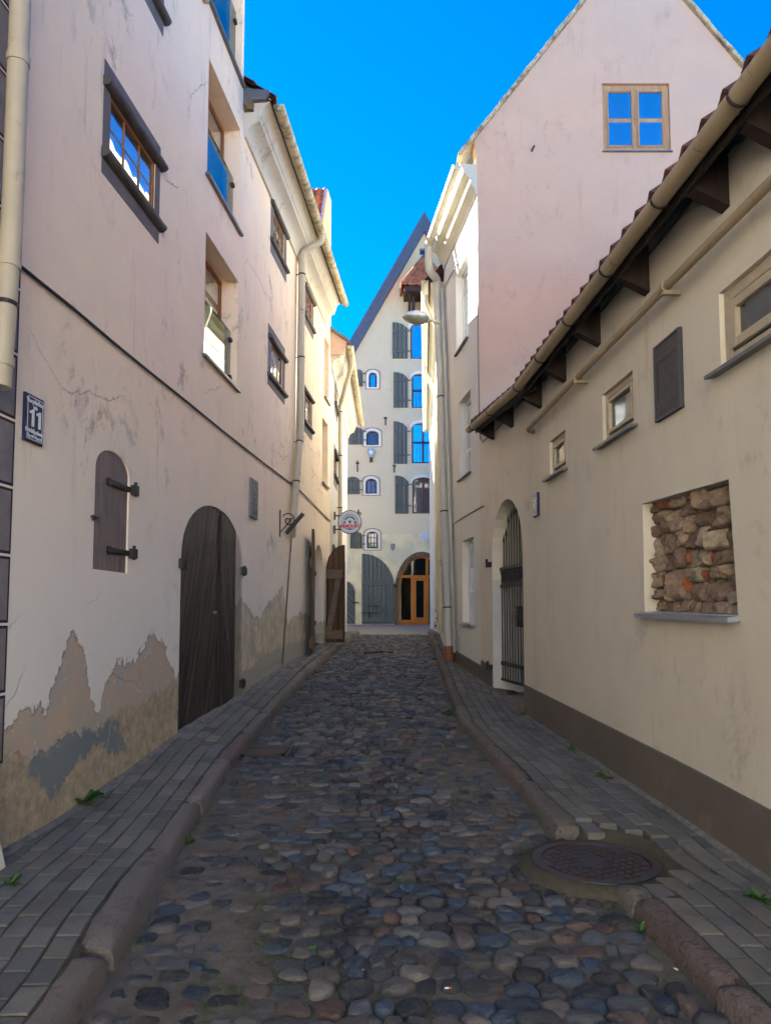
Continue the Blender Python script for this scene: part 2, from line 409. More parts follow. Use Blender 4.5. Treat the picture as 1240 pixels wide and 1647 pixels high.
def tilem(name,a,b,dark):
    t=NT(name); n=t.noise(3,5,.7); w=t.vor(4.5,None,'F1','Color'); sp=t.n('ShaderNodeSeparateColor'); t.set(sp.inputs[0],w)
    c=t.mix(sp.outputs[0],a,b); c=t.mix(t.mr(n,.52,.7,0,.7),c,dark); return t.fin(c,.75,t.bump(t.noise(40,3),.2,.01),.25)
M['tile']=tilem('orange_clay_tile',(.50,.16,.065),(.36,.105,.045),(.16,.055,.03))
M['tiledark']=tilem('weathered_red_tile',(.16,.062,.045),(.10,.045,.035),(.035,.025,.022))
def glassm(name,base,mirror,rough=.02,tint=(.85,.92,1)):
    t=NT(name); g=t.n('ShaderNodeBsdfGlossy'); g.inputs['Roughness'].default_value=rough; g.inputs['Color'].default_value=(*tint,1)
    wob=t.bump(t.noise(2.2,2,.5),.10,.03); t.set(g.inputs['Normal'],wob)
    t.fin(base,.35,wob,.5); mx=t.n('ShaderNodeMixShader'); lw=t.n('ShaderNodeLayerWeight'); lw.inputs[0].default_value=.35
    t.set(mx.inputs[0],t.mr(lw.outputs['Fresnel'],0,1,mirror,1)); t.t.links.new(t.b.outputs[0],mx.inputs[1]); t.t.links.new(g.outputs[0],mx.inputs[2]); t.t.links.new(mx.outputs[0],t.out.inputs[0]); return t.m
M['glass']=glassm('window_glass',(.02,.022,.026),.5)
M['glassdim']=glassm('dim_window_glass',(.012,.012,.014),.03,.05)
M['glassH']=glassm('warehouse_glass',(.02,.03,.05),.65)
M['curtain']=simple('grey_curtain',(.12,.12,.125),.8,(.09,.09,.095),3,.2)
# masonry in the niche
t=NT('rubble_stone'); a=t.n('ShaderNodeAttribute',attribute_name='Col').outputs['Color']
n=t.noise(26,7,.78); n2=t.noise(7,4,.7); c=t.mix(t.mr(n,.32,.66),t.mix(.62,a,(.03,.022,.018)),a); c=t.mix(t.mr(n2,.58,.7,0,.5),c,(.10,.06,.04))
M['rubble']=t.fin(c,.95,t.bump(t.ma('ADD',n,n2),.9,.012),.1)
t=NT('dark_mortar'); n=t.noise(30,7,.8); c=t.mix(t.mr(n,.35,.65),(.15,.09,.065),(.33,.24,.18)); M['mortar']=t.fin(c,.98,t.bump(n,1,.02),.1)
# ground materials
t=NT('cobble_stone'); a=t.n('ShaderNodeAttribute',attribute_name='Col').outputs['Color']; n=t.noise(55,5,.75); n2=t.noise(9,3,.6); 
c=t.mix(t.mr(n,.3,.7),t.mix(.45,a,(.02,.02,.022)),a); c=t.mix(t.mr(t.noise(160,2),.66,.72,0,.5),c,(.22,.2,.19)); c=t.mix(t.mr(n2,.5,.7,0,.55),c,(.095,.075,.055))
M['cobble']=t.fin(c,t.mr(n,.3,.7,.5,.85),t.bump(t.ma('ADD',t.ma('MULTIPLY',n,.8),t.ma('MULTIPLY',n2,1.6)),1.,.013),.35)
t=NT('sandy_joints'); x,y,z=t.xyz(); n=t.noise(14,6,.75); f=t.noise(180,3,.7); c=t.mix(t.mr(n,.35,.65),(.105,.09,.076),(.165,.143,.118)); c=t.mix(t.mr(f,.55,.75,0,.5),c,(.19,.155,.12))
ms=t.ma('MULTIPLY',t.mr(t.noise(2.2,4,.7),.49,.60,0,.8),t.mr(t.noise(28,4,.7),.42,.52)); ms=t.ma('MULTIPLY',ms,t.mr(t.ma('ABSOLUTE',t.ma('SUBTRACT',x,-.1)),.5,.9,.9,.25)); c=t.mix(ms,c,(.035,.05,.012))
M['sand']=t.fin(c,.97,t.bump(t.ma('ADD',t.ma('MULTIPLY',n,.6),t.ma('MULTIPLY',f,.3)),.6,.01),.12)
t=NT('granite_kerb'); a=t.n('ShaderNodeAttribute',attribute_name='Col').outputs['Color']; n=t.noise(120,3,.8); n2=t.noise(6,5,.7); c=t.mix(t.mr(n,.35,.65),t.mix(.4,a,(.04,.03,.03)),mulc if False else a); c=t.mix(t.mr(n2,.55,.7,0,.6),c,(.05,.042,.035))
M['kerb']=t.fin(c,.85,t.bump(t.ma('ADD',t.ma('MULTIPLY',n,.4),n2),.8,.01),.25)
t=NT('chiselled_granite_kerb'); x,y,z=t.xyz(); a=t.n('ShaderNodeAttribute',attribute_name='Col').outputs['Color']; n=t.noise(120,3,.8); n2=t.noise(6,5,.7); w=t.noise(34,4,.65,t.scl(t.pos(),(1.,1.3,1.)),.4); w2=t.vor(30,t.scl(t.pos(),(.6,1.6,1)))
c=t.mix(t.mr(n,.35,.65),t.mix(.45,a,(.05,.042,.036)),a); c=t.mix(t.mr(w,.36,.47,.6,0),c,(.045,.037,.03)); c=t.mix(t.mr(n2,.55,.72,0,.5),c,(.06,.052,.042)); M['kerbR']=t.fin(c,.9,t.bump(t.ma('ADD',t.ma('MULTIPLY',n,.4),t.ma('ADD',w,t.ma('MULTIPLY',w2,.5))),.9,.012),.2)
t=NT('concrete_pavers'); a=t.n('ShaderNodeAttribute',attribute_name='Col').outputs['Color']; n=t.noise(130,3,.8); n2=t.noise(4,5,.7); c=t.mix(t.mr(n,.35,.7),t.mix(.3,a,(.03,.03,.03)),a); c=t.mix(t.mr(t.noise(210,2),.68,.74,0,.7),c,(.22,.215,.2)); c=t.mix(t.mr(n2,.5,.72,0,.5),c,(.07,.065,.052))
M['paver']=t.fin(c,.85,t.bump(t.ma('ADD',n,n2),.4,.005),.25)
t=NT('mossy_joint_soil'); n=t.noise(16,6,.75); c=t.mix(t.mr(n,.45,.66),(.085,.072,.055),(.052,.055,.03)); M['joint']=t.fin(c,.98,t.bump(n,.8,.01),.1)
M['dustmortar']=simple('grey_mortar_skirt',(.20,.185,.165),.95,(.11,.10,.085),18,.7)
M['asphalt']=simple('grey_cross_street_paving',(.21,.19,.165),.85,(.14,.13,.12),9,.5,fleck=((.3,.29,.27),30,.66))
t=NT('pink_brick_paving'); br=t.n('ShaderNodeTexBrick'); t.set(br.inputs['Vector'],t.pos()); br.inputs['Scale'].default_value=4; br.inputs['Color1'].default_value=(.42,.20,.165,1); br.inputs['Color2'].default_value=(.32,.15,.125,1); br.inputs['Mortar'].default_value=(.1,.085,.07,1); M['pinkpave']=t.fin(br.outputs[0],.85,None,.2)
M['soil']=simple('town_ground',(.10,.095,.085),.95,(.07,.066,.06),2,.3)
M['leaf']=simple('weed_leaf',(.035,.095,.016),.55,(.055,.13,.025),30,.2)
M['dryleaf']=simple('dry_grass',(.16,.12,.05),.8,(.09,.10,.03),30,.2)
M['enamel']=simple('dark_blue_enamel',(.008,.014,.05),.25,(.01,.018,.06),6,.03,spec=.6)
M['white']=simple('white_paint',(.72,.74,.74),.5,(.62,.64,.65),10,.05)
M['red']=simple('red_paint',(.5,.02,.03),.5,(.4,.02,.03),10,.05)
M['ink']=simple('black_ink',(.012,.014,.02),.5,(.02,.02,.025),10,.05)
M['signface']=simple('pale_blue_grey_sign_face',(.42,.47,.58),.4,(.38,.43,.54),4,.03)
M['bronze']=simple('dark_cast_plaque',(.040,.040,.048),.55,(.06,.058,.068),22,.3,metal=.3,spec=.5)
M['bronzehi']=simple('raised_cast_lettering',(.075,.073,.083),.5,(.055,.054,.062),22,.2,metal=.3,spec=.5)
M['stoneplaque']=simple('grey_stone_plaque',(.20,.20,.19),.8,(.15,.15,.145),16,.4)
t=NT('rusty_cast_iron'); n=t.noise(9,5,.7); c=t.mix(t.mr(n,.42,.62),(.055,.058,.075),(.085,.045,.03)); M['manhole']=t.fin(c,.55,t.bump(t.noise(60,3),.25,.005),.5,.35)
M['lampmetal']=simple('pale_lamp_metal',(.52,.56,.58),.35,(.45,.48,.48),5,.05,metal=.2)
M['lampglass']=simple('milky_lamp_bowl',(.20,.22,.19),.2,(.15,.16,.13),6,.05,spec=.7)
M['cable']=simple('dark_cable',(.014,.011,.011),.6,(.03,.022,.018),40,.2)
M['cablepale']=simple('beige_cable',(.20,.155,.11),.6,(.15,.12,.09),40,.2)
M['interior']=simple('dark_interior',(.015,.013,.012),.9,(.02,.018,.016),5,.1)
M['archbrick']=None
M['bouncepave']=simple('pale_bounce_paving',(.27,.245,.21),.9,(.22,.20,.175),5,.3)  # for the unseen square added as a light bouncer
t=NT('rough_arch_stone'); n=t.noise(6,5,.75); w=t.vor(3.2,None,'DISTANCE_TO_EDGE'); c=t.mix(t.mr(n,.35,.65),(.20,.145,.085),(.11,.075,.045)); c=t.mix(t.mr(w,.0,.05,.8,0),c,(.04,.03,.022)); M['archbrick']=t.fin(c,.95,t.bump(n,.8,.03),.1)
t=NT('quoin_grey'); n=t.noise(8,4,.6); M['quoin']=t.fin(t.mix(t.mr(n,.35,.65),(.23,.20,.195),(.17,.155,.15)),.9,t.bump(n,.3,.01),.15)
M['quoinline']=simple('dark_outline_paint',(.022,.018,.024),.9,None,10,.1)
# ------------------------------------------------------------------ profiles of the ground
ZR=[(-6,-.16),(0,.0),(4.3,.145),(6.8,.30),(8.7,.45),(10.9,.64),(13,.79),(15,.92),(18,1.07),(22,1.15),(29,1.22),(60,1.3)]
zr=lambda y:lerp(ZR,y)
ZL=[(-6,-.05),(0,.1),(4.15,.242),(5,.28),(6.7,.474),(8.7,.621),(10.95,.822),(13.1,.925),(14.4,1.04),(18,1.15),(22,1.2)]
ZRW=[(-6,-.05),(0,.1),(3.8,.24),(4.7,.286),(8.6,.413),(9.9,.60),(12,.78),(13,.89),(15,1.0),(18,1.12),(22,1.2)]
def trace(pts,dz):
    out=[]
    for u,v in pts:
        z=.3
        for _ in range(60):
            x,y=onz(u,v,z); y=max(1,min(24,y)); z=.6*z+.4*(zr(y)+dz)
        out.append((y,x))
    return sorted(out)
KLi=trace([(51,1640),(112,1552),(149,1481),(203,1407),(244,1363),(288,1305),(359,1207),(417,1159),(447,1119),(491,1080),(539,1045),(562,1025)],.12)
KLo=trace([(132,1600),(159,1566),(200,1501),(242,1410),(288,1346),(317,1312),(373,1220),(440,1150),(488,1093),(540,1050),(568,1026)],.12)
KLb=trace([(169,1593),(237,1481),(315,1335),(384,1224),(456,1137),(504,1082),(552,1041),(573,1024)],.0)
KRi=trace([(1240,1644),(1181,1585),(1122,1512),(1041,1442),(945,1338),(857,1261),(820,1232),(752,1154),(730,1102),(713,1069),(698,1024)],.12)
KRo=trace([(1140,1615),(1022,1464),(894,1346),(853,1294),(820,1254),(748,1170),(724,1116),(707,1070),(692,1024)],.12)
KRb=trace([(1122,1600),(1010,1475),(875,1340),(822,1267),(743,1180),(720,1124),(704,1071),(689,1022)],.0)
def ends(pts):
    """smooth and extend a traced line towards the camera and to the street end"""
    (a,b)=pts[0]; (c,d)=pts[min(3,len(pts)-1)]; m=(d-b)/(c-a)
    pts=[(-3,b+m*.3*(-3-a))]+pts
    (a,b)=pts[-1]; (c,d)=pts[-3]; m=(b-d)/(a-c) if abs(a-c)>.3 else 0
    pts=pts+[(a+6,b+max(-.05,min(.05,m))*6)]
    return pts
KLi,KLo,KLb,KRi,KRo,KRb=map(ends,(KLi,KLo,KLb,KRi,KRo,KRb))
def mono(p):
    o=[p[0]]
    for q in p[1:]:
        if q[0]>o[-1][0]+.05: o.append(q)
    return o
KLi,KLo,KLb,KRi,KRo,KRb=map(mono,(KLi,KLo,KLb,KRi,KRo,KRb))
xLb=lambda y:lerp(KLb,y)
xRb=lambda y:lerp(KRb,y)
xLo=lambda y:min(lerp(KLo,y),xLb(y)-.012); xLi=lambda y:min(lerp(KLi,y),xLo(y)-.10)
xRo=lambda y:max(lerp(KRo,y),xRb(y)+.012); xRi=lambda y:max(lerp(KRi,y),xRo(y)+.10)
def xwl(y): return L.w(L.sy(y),0).x if y<15.1 else CW.w(CW.sy(y),0).x
def xwr(y):
    if y<EW.y0: return RW.w(RW.sy(y),0).x
    if y<GW.y0: return EW.w(EW.sy(y),0).x
    return GW.w(GW.sy(y),0).x
def zside(x,y,side):
    if side=='L': a,b,zw=xLi(y),xwl(y),lerp(ZL,y)
    else: a,b,zw=xRi(y),xwr(y),lerp(ZRW,y)
    t=(x-a)/(b-a) if abs(b-a)>1e-3 else 0
    return (zr(y)+.12)*(1-t)+zw*t
MHx,MHy=onz(957,1387,.20); MHZ=.20; MHR=.352
YEND=18.6
# ------------------------------------------------------------------ SETTING: ground, road, kerbs, pavements
b=MB(); ys=[-60,-20,-6,0,4,8,12,16,20,24,30,60,400,2500]; xs=[-2500,-300,-60,-20,-6,6,20,60,300,2500]
for y in ys:
    for x in xs: b.v.append(Vector((x,y,(zr(min(max(y,-6),30))-.16)-(.0 if y<31 else 0))))
nx=len(xs)
for j in range(len(ys)-1):
    for i in range(nx-1): b.f.append((j*nx+i,j*nx+i+1,(j+1)*nx+i+1,(j+1)*nx+i))
o=b.build('ground',M['soil']); tag(o,None,None,kind='structure')
# sandy bed of the road
def sandz(x,y):
    n=noise.noise(Vector((x*2.3,y*1.7,0)))*.012+noise.noise(Vector((x*9,y*9,3)))*.004
    l=xLb(y); r=xRb(y); e=0
    dl=x-l; dr=r-x
    fade=max(0,min(1,(7.5-y)/3)); 
    e+=.012*fade*max(0,min(1,(.95-dl+noise.noise(Vector((x,y*.8,9)))*.35)/.35))
    f2=max(0,min(1,1-abs(y-6.2)/2.2)); e+=.024*f2*max(0,min(1,(.75-dr+noise.noise(Vector((x,y,5)))*.3)/.3))
    return zr(y)+.0065+n+e
b=MB(); Ny=620; Nx=84
for j in range(Ny+1):
    y=-2.5+(YEND+.1+2.5)*j/Ny
    for i in range(Nx+1):
        l=xLb(y)-.06; r=xRb(y)+.06; x=l+(r-l)*i/Nx
        b.v.append(Vector((x,y,sandz(x,y))))
for j in range(Ny):
    for i in range(Nx): a=j*(Nx+1)+i; b.f.append((a,a+1,a+Nx+2,a+Nx+1))
o=b.build('road',M['sand'],smooth=True); tag(o,None,None,kind='structure')
# drain grate position
GRx,GRy=onz(427,1211,.31); 
# cobblestones
STC=[((.055,.085,.125),3.4),((.10,.108,.122),3),((.125,.115,.11),3),((.125,.09,.08),1.2),((.040,.045,.055),2.6),((.16,.145,.13),1.6),((.115,.07,.062),.5),((.075,.085,.085),1.5)]
def pickc():
    t=rnd(0,sum(w for _,w in STC))
    for c,w in STC:
        t-=w
        if t<=0: break
    k=rnd(.55,1.35); return tuple(x*k for x in c)
def stone(b,cx,cy,zb,rx,ry,h,seg,rings,col,rot=0,p=2.7,lump=.12):
    vs=[];fs=[]; ca,sa=math.cos(rot),math.sin(rot); sd=rnd(0,100)
    f1,f2,f3=rnd(0,6.3),rnd(0,6.3),rnd(0,6.3); ph=[1+.07*math.sin(2*2*math.pi*k/seg+f1)+.07*math.sin(3*2*math.pi*k/seg+f2)+.035*math.sin(5*2*math.pi*k/seg+f3)+rnd(-.025,.025) for k in range(seg)]; tl=rnd(-.35,.35); tm=rnd(-.35,.35)
    for i in range(rings):
        t=i/(rings-.15); rr=math.cos(t*math.pi/2)**.36 if t<1 else .05; zz=math.sin(t*math.pi/2)**.7; rr*=1+.0
        for k in range(seg):
            a=2*math.pi*k/seg; c,s_=math.cos(a),math.sin(a)
            m=(abs(c)**p+abs(s_)**p)**(-1/p)*((ph[k]+ph[(k+1)%seg])/2)
            m*=1+.10*noise.noise(Vector((c*1.6+sd,s_*1.6,zz*.8)))+.05*noise.noise(Vector((c*5+sd,s_*5,zz*2))); x=c*m*rx*rr; y=s_*m*ry*rr
            nz=noise.noise(Vector((cx*3+x*18,cy*3+y*18,sd)))*lump
            vs.append((cx+x*ca-y*sa,cy+x*sa+y*ca,zb+h*(zz*(1+nz)+zz*(tl*x/rx+tm*y/ry)*.45) - (.03 if i==0 else 0)))
    vs.append((cx,cy,zb+h*(1+.3*lump)))
    for i in range(rings-1):
        for k in range(seg): q=(k+1)%seg; fs.append((i*seg+k,i*seg+q,(i+1)*seg+q,(i+1)*seg+k))
    top_=(rings-1)*seg
    for k in range(seg): fs.append((top_+k,top_+(k+1)%seg,len(vs)-1))
    b.add(vs,fs,col)
b=MB(); y=-2.2; row=0
while y<YEND-.1:
    pitch=rnd(.082,.115)
    x=xLb(y)+rnd(.0,.06); xr=xRb(y)-.02
    ph=rnd(0,6)
    while x<xr:
        w=rnd(.08,.175)
        if random.random()<.12: w=rnd(.06,.09)
        cx=x+w/2; cy=y+pitch/2+.02*math.sin(cx*3+ph)+rnd(-.012,.012)
        x+=w+rnd(-.004,.010)
        if cx+w*.35>xr+.03: break
        if math.hypot(cx-MHx,cy-MHy)<.50: continue
        if abs(cx-GRx)<.27 and abs(cy-GRy)<.27: continue
        near=cy<8
        dl=cx-xLb(cy)
        if cy<5 and dl<.6 and random.random()<.12: continue
        h=rnd(.016,.034)+(.006 if near else 0)
        if cy<7 and dl<.85: h=rnd(.014,.034)
        stone(b,cx,cy,zr(cy),w*.5*rnd(.92,1.03),pitch*.5*rnd(.92,1.13),h,18 if near else 12,6 if near else 4,pickc(),rnd(-.16,.16),rnd(2.1,3.6),.38)
    y+=pitch; row+=1
# ring of small setts round the manhole and the grate
for k in range(26):
    a=math.pi*(.52+k/26*1.05)
    for rr in (.455,):
        cx=MHx+math.cos(a)*rr; cy=MHy+math.sin(a)*rr
        if cx>xRb(cy)+.08: continue
        stone(b,cx,cy,zr(cy)-.003,.034,.032,.035,8,3,tuple(q*.55 for q in pickc()),a,3.5,.15)
for k in range(7):
    stone(b,GRx-.2+k*.066,GRy-.215,zr(GRy-.21),.028,.03,.03,8,3,tuple(q*.8 for q in pickc()),0,3.5,.1)
    stone(b,GRx+.26,GRy-.2+k*.066,zr(GRy-.2+k*.066),.035,.028,.03,8,3,tuple(q*.8 for q in pickc()),0,3.5,.1)
x=xLb(YEND)+.02
while x<xRb(YEND)-.05:
    stone(b,x+.07,YEND-.02,zr(YEND),.07,.06,.035,8,3,(.42,.40,.36) if random.random()<.75 else (.2,.2,.2),0,4,.05); x+=.145
o=b.build('cobblestones',M['cobble'],smooth=True,angle=62); tag(o,None,None,kind='structure')
# kerbs
KC=[(.19,.155,.13),(.20,.17,.14),(.185,.165,.145),(.21,.175,.15),(.17,.145,.125),(.175,.135,.12)]
def kerb(name,xi,xo,xb,side,mat,brk):
    b=MB(); y=-2.5
    sg=1 if side=='R' else -1
    while y<YEND+.3:
        ln=rnd(.62,1.15) if y<9 else rnd(.4,.9); y1=min(y+ln,YEND+.35)
        for g0,g1 in brk:
            if y<g0<y1: y1=g0
            if g0<=y<g1: y=g1; y1=y+ln
        kk=rnd(.85,1.15); col=tuple(q*kk for q in random.choice(KC)); dz=rnd(-.008,.008); dx=rnd(-.008,.008)
        n=max(3,int((y1-y)/.04)); a=y+.006; e=y1-.006; seed=rnd(0,99); vs=[];fs=[]
        prof=[(0,-.25),(0,-.012),(.02,0),(.3,.003),(.65,.003),(.9,-.006),(1,-.03),(1.12,-.07),(1.3,-.11),(1.35,-.25)]
        m=len(prof)
        for i in range(n+1):
            t=i/n; yy=a+(e-a)*t; rn=0.02*max(0,1-min(t,1-t)*n/1.2)
            zt=zr(yy)+.12+dz
            for j,(pt,pz) in enumerate(prof):
                if pt<=1: x=xi(yy)+(xo(yy)-xi(yy))*pt
                else: x=xo(yy)+(xb(yy)-xo(yy))*min(1,(pt-1)/.3)
                k=noise.noise(Vector((x*9,yy*7,seed+pz*20)))
                vs.append((x+dx+sg*k*.008,yy,zt+pz-rn*(1 if pt>.0 else .3)+k*.007 if pz>-.2 else zt+pz))
        for i in range(n):
            for j in range(m-1): q=i*m+j; fs.append((q,q+1,q+m+1,q+m))
        fs.append(tuple(range(m))); fs.append(tuple(range(n*m+m-1,n*m-1,-1)))
        b.add(vs,fs,col); y=y1
    o=b.build(name,mat,smooth=True,angle=50); tag(o,None,None,kind='structure'); return o
kerb('kerb',xLi,xLo,xLb,'L',M['kerb'],[(3.02,3.08)])
kerb('kerb',xRi,xRo,xRb,'R',M['kerbR'],[(MHy-.40,MHy+.44)])
# pavements: soil bed plus laid pavers
PC=[(.17,.165,.145),(.185,.178,.155),(.145,.143,.135),(.195,.18,.15),(.155,.154,.148)]
def pavement(side):
    sg=-1 if side=='L' else 1; xi=xLi if side=='L' else xRi; xw=xwl if side=='L' else xwr
    b=MB(); n=260
    for j in range(n+1):
        y=-2.5+(YEND+2.8)*j/n
        for i in range(7):
            a=xi(y)-sg*.02; e=xw(y)+sg*.3; x=a+(e-a)*i/6
            z=zside(x,y,side)-.0085
            d=math.hypot(x-MHx,y-MHy)
            if d<.62: z=min(z,MHZ-.02+max(0,d-.45)*.35)
            b.v.append(Vector((x,y,z)))
    for j in range(n):
        for i in range(6): q=j*7+i; b.f.append((q,q+1,q+8,q+7))
    o=b.build('pavement_bed',M['joint'],smooth=True); tag(o,None,None,kind='structure')
    b=MB(); W=.116; LN=.192
    for c in range(14):
        y=-2.4+(c%2)*LN/2
        while y<YEND:
            g=.0055
            y0=y+g; y1=y+LN-g; ym=(y0+y1)/2; d0=.018+c*W+g; d1=.018+(c+1)*W-g
            y+=LN
            wd=abs(xw(ym)-xi(ym))
            if d0>wd+.05: continue
            cut=False
            pts=[(xi(yy)+sg*d,yy) for d,yy in ((d0,y0),(d1,y0),(d1,y1),(d0,y1))]
            cx=sum(p[0] for p in pts)/4
            dm=math.hypot(cx-MHx,ym-MHy)
            if dm<.47: continue
            kk=rnd(.78,1.14); col=tuple(q*kk for q in random.choice(PC)); dz=rnd(-.003,.003); tx=rnd(-.012,.012); ty=rnd(-.012,.012)
            vs=[]
            for x,yy in pts: vs.append((x,yy,zside(x,yy,side)-.045))
            for x,yy in pts: vs.append((x,yy,zside(x,yy,side)-.0035+dz+(x-cx)*tx+(yy-ym)*ty))
            for x,yy in pts:
                x2=x+(cx-x)*.09; y2=yy+(ym-yy)*.05; vs.append((x2,y2,zside(x2,y2,side)+dz+(x-cx)*tx+(yy-ym)*ty))
            if dm<.62:
                k=max(0,.05-(dm-.45)*.35)
                if k>0: vs=[(a,bq,z-k*.5) for a,bq,z in vs]
            b.add(vs,[(8,9,10,11),(0,1,5,4),(1,2,6,5),(2,3,7,6),(3,0,4,7),(4,5,9,8),(5,6,10,9),(6,7,11,10),(7,4,8,11)],col)
    o=b.build('pavement',M['paver']); tag(o,None,None,kind='structure')
    # rough mortar skirt where the paving meets the wall
    b=MB(); n=300
    y0,y1=(2.5,13.0) if side=='L' else (2.5,8.55)
    for j in range(n+1):
        y=y0+(y1-y0)*j/n; x=xw(y); k=noise.noise(Vector((0,y*2.5,side=='L')))
        wd=.03+.05*max(0,k+.35)+.02*noise.noise(Vector((4,y*12,1))); hh=.012+.02*max(0,k+.3)
        z=zside(x,y,side)
        b.v+= [Vector((x+sg*.05,y,z+hh+.01)),Vector((x-sg*.012,y,z+hh)),Vector((x-sg*wd*.6,y,z+.012+rnd(0,.004))),Vector((x-sg*wd,y,zside(x-sg*wd,y,side)-.004))]
    for j in range(n):
        for i in range(3): q=j*4+i; b.f.append((q,q+1,q+5,q+4))
    o=b.build('mortar_skirt',M['dustmortar'],smooth=True); tag(o,None,None,kind='structure')
pavement('L'); pavement('R')
# cross street and the pink brick pavement under the far building
b=MB(); b.add([(-40,YEND+.05,zr(YEND)+.004),(40,YEND+.05,zr(YEND)+.004),(40,22,zr(22)),(-40,22,zr(22)),(40,27.3,zr(27.3)),(-40,27.3,zr(27.3))],[(0,1,2,3),(3,2,4,5)])
tag(b.build('cross_street',M['asphalt']),None,None,kind='structure')
b=MB(); b.box((-40,27.2,.9),(40,29.4,zr(28.5)+.01)); tag(b.build('far_pavement',M['pinkpave']),None,None,kind='structure')
# ------------------------------------------------------------------ generic building bits
def bars(P,r,o0,o1,fw,nx,ny,bw,b,yb=None):
    s0,s1,z0,z1=r
    b.pbox(P,s0,s0+fw,z0,z1,o0,o1,.004); b.pbox(P,s1-fw,s1,z0,z1,o0,o1,.004)
    b.pbox(P,s0+fw,s1-fw,z0,z0+fw,o0,o1,.004); b.pbox(P,s0+fw,s1-fw,z1-fw,z1,o0,o1,.004)
    for i in range(1,nx):
        c=s0+(s1-s0)*i/nx; b.pbox(P,c-bw/2,c+bw/2,z0+fw,z1-fw,o0,o1-.008,.003)
    zs=[z0+(z1-z0)*j/ny for j in range(1,ny)] if yb is None else yb
    for z in zs: b.pbox(P,s0+fw,s1-fw,z-bw/2,z+bw/2,o0,o1-.012,.003)
def window(P,r,dep,fmat,gmat,parent,fw=.045,nx=2,ny=1,bw=.03,sill=None,yb=None,label=None,curtain=False):
    b=MB(); bars(P,r,-dep,-dep+.055,fw,nx,ny,bw,b,yb)
    w=b.build('window',fmat,parent)
    if label: w['label']=label
    s0,s1,z0,z1=r; b=MB(); b.pbox(P,s0+.01,s1-.01,z0+.01,z1-.01,-dep-.02,-dep+.040); b.build('pane',gmat,w)
    if curtain:
        b=MB()
        b.prism(P,[(s0+(s1-s0)*.62,z0),(s1,z0),(s1,z1),(s0+(s1-s0)*.45,z1)],-dep-.06,-dep+.043); b.build('curtain',M['curtain'],w)
    if sill:
        out,ov,mat,th=sill
        b=MB(); b.prism_s=None
        n=[P.w(s0-ov,z0+.004,-dep),P.w(s1+ov,z0+.004,-dep),P.w(s1+ov,z0-.025,out),P.w(s0-ov,z0-.025,out)]
        lo=[p-Vector((0,0,th)) for p in n]; b.hexa(lo+n); b.build('sill',mat,w)
    return w
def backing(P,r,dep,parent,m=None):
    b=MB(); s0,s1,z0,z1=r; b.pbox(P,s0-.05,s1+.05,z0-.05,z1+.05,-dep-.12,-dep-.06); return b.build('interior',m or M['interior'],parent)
def gutter(name,pts,r,mat,parent,cap=True,brk=None,joints=.9):
    """half-round open channel along a path of world points"""
    b=MB(); pts=[Vector(p) for p in pts]; n=12
    prof=[]
    for k in range(n+1): a=math.pi+math.pi*k/n; prof.append((math.cos(a)*r,math.sin(a)*r))
    for k in range(n,-1,-1): a=math.pi+math.pi*k/n; prof.append((math.cos(a)*(r-.006),math.sin(a)*(r-.006)))
    prof.append((-r-.0,.006))
    rings=[]
    for i,p in enumerate(pts):
        t=(pts[min(i+1,len(pts)-1)]-pts[max(i-1,0)]); t.z=0; t.normalize(); x=t.cross(Vector((0,0,1)))
        rings.append([p+x*a+Vector((0,0,c)) for a,c in prof])
    m=len(prof)
    b.v=[q for g in rings for q in g]
    for i in range(len(pts)-1):
        for k in range(m): q=(k+1)%m; b.f.append((i*m+k,i*m+q,(i+1)*m+q,(i+1)*m+k))
    for i in (0,len(pts)-1): b.f.append(tuple(i*m+k for k in range(n+1)))
    # lap joints and bead
    for i in range(len(pts)-1):
        a,c=pts[i],pts[i+1]; ln=(c-a).length; t=(c-a).normalized(); k=joints*.6
        while k<ln:
            p=a+t*k; th=Vector((t.x,t.y,0)).normalized(); x=th.cross(Vector((0,0,1)))
            ring=[p+x*math.cos(math.pi+math.pi*j/n)*(r+.006)+Vector((0,0,math.sin(math.pi+math.pi*j/n)*(r+.006))) for j in range(n+1)]
            ring2=[q+t*.022 for q in ring]
            base=len(b.v); b.v+=ring+ring2
            for j in range(n): b.f.append((base+j,base+j+1,base+n+2+j,base+n+1+j))
            k+=joints
    return b.build(name,mat,parent,smooth=True,angle=40)
def collar(b,p,t,r,h=.03,n=14): b.tube([p-t*h/2,p+t*h/2],r,n)
def downpipe(path,r,mat,parent,collars=(),name='downpipe',brackets=()):
    b=MB(); P=[Vector(p) for p in path]
    # round the bends
    q=[P[0]]
    for i in range(1,len(P)-1):
        a=(P[i-1]-P[i]).normalized(); c=(P[i+1]-P[i]).normalized(); d=min(.09,(P[i-1]-P[i]).length*.4,(P[i+1]-P[i]).length*.4)
        q+= [P[i]+a*d,P[i]+(a+c)*d*.22,P[i]+c*d]
    q.append(P[-1]); b.tube(q,r,14)
    for c in collars:
        i=int(c); f=c-i; p=P[i].lerp(P[i+1],f); t=(P[i+1]-P[i]).normalized(); collar(b,p,t,r+.007,.05)
    o=b.build(name,mat,parent,smooth=True,angle=50)
    if brackets:
        bb=MB()
        for c,n in brackets:
            i=int(c); f=c-i; p=P[i].lerp(P[i+1],f); t=(P[i+1]-P[i]).normalized(); bb.tube([p-t*.012,p+t*.012],r+.006,14); bb.seg(p,p-Vector(n)*(r+.09),.02,.012)
        bb.build('bracket',M['iron'],o)
    return o
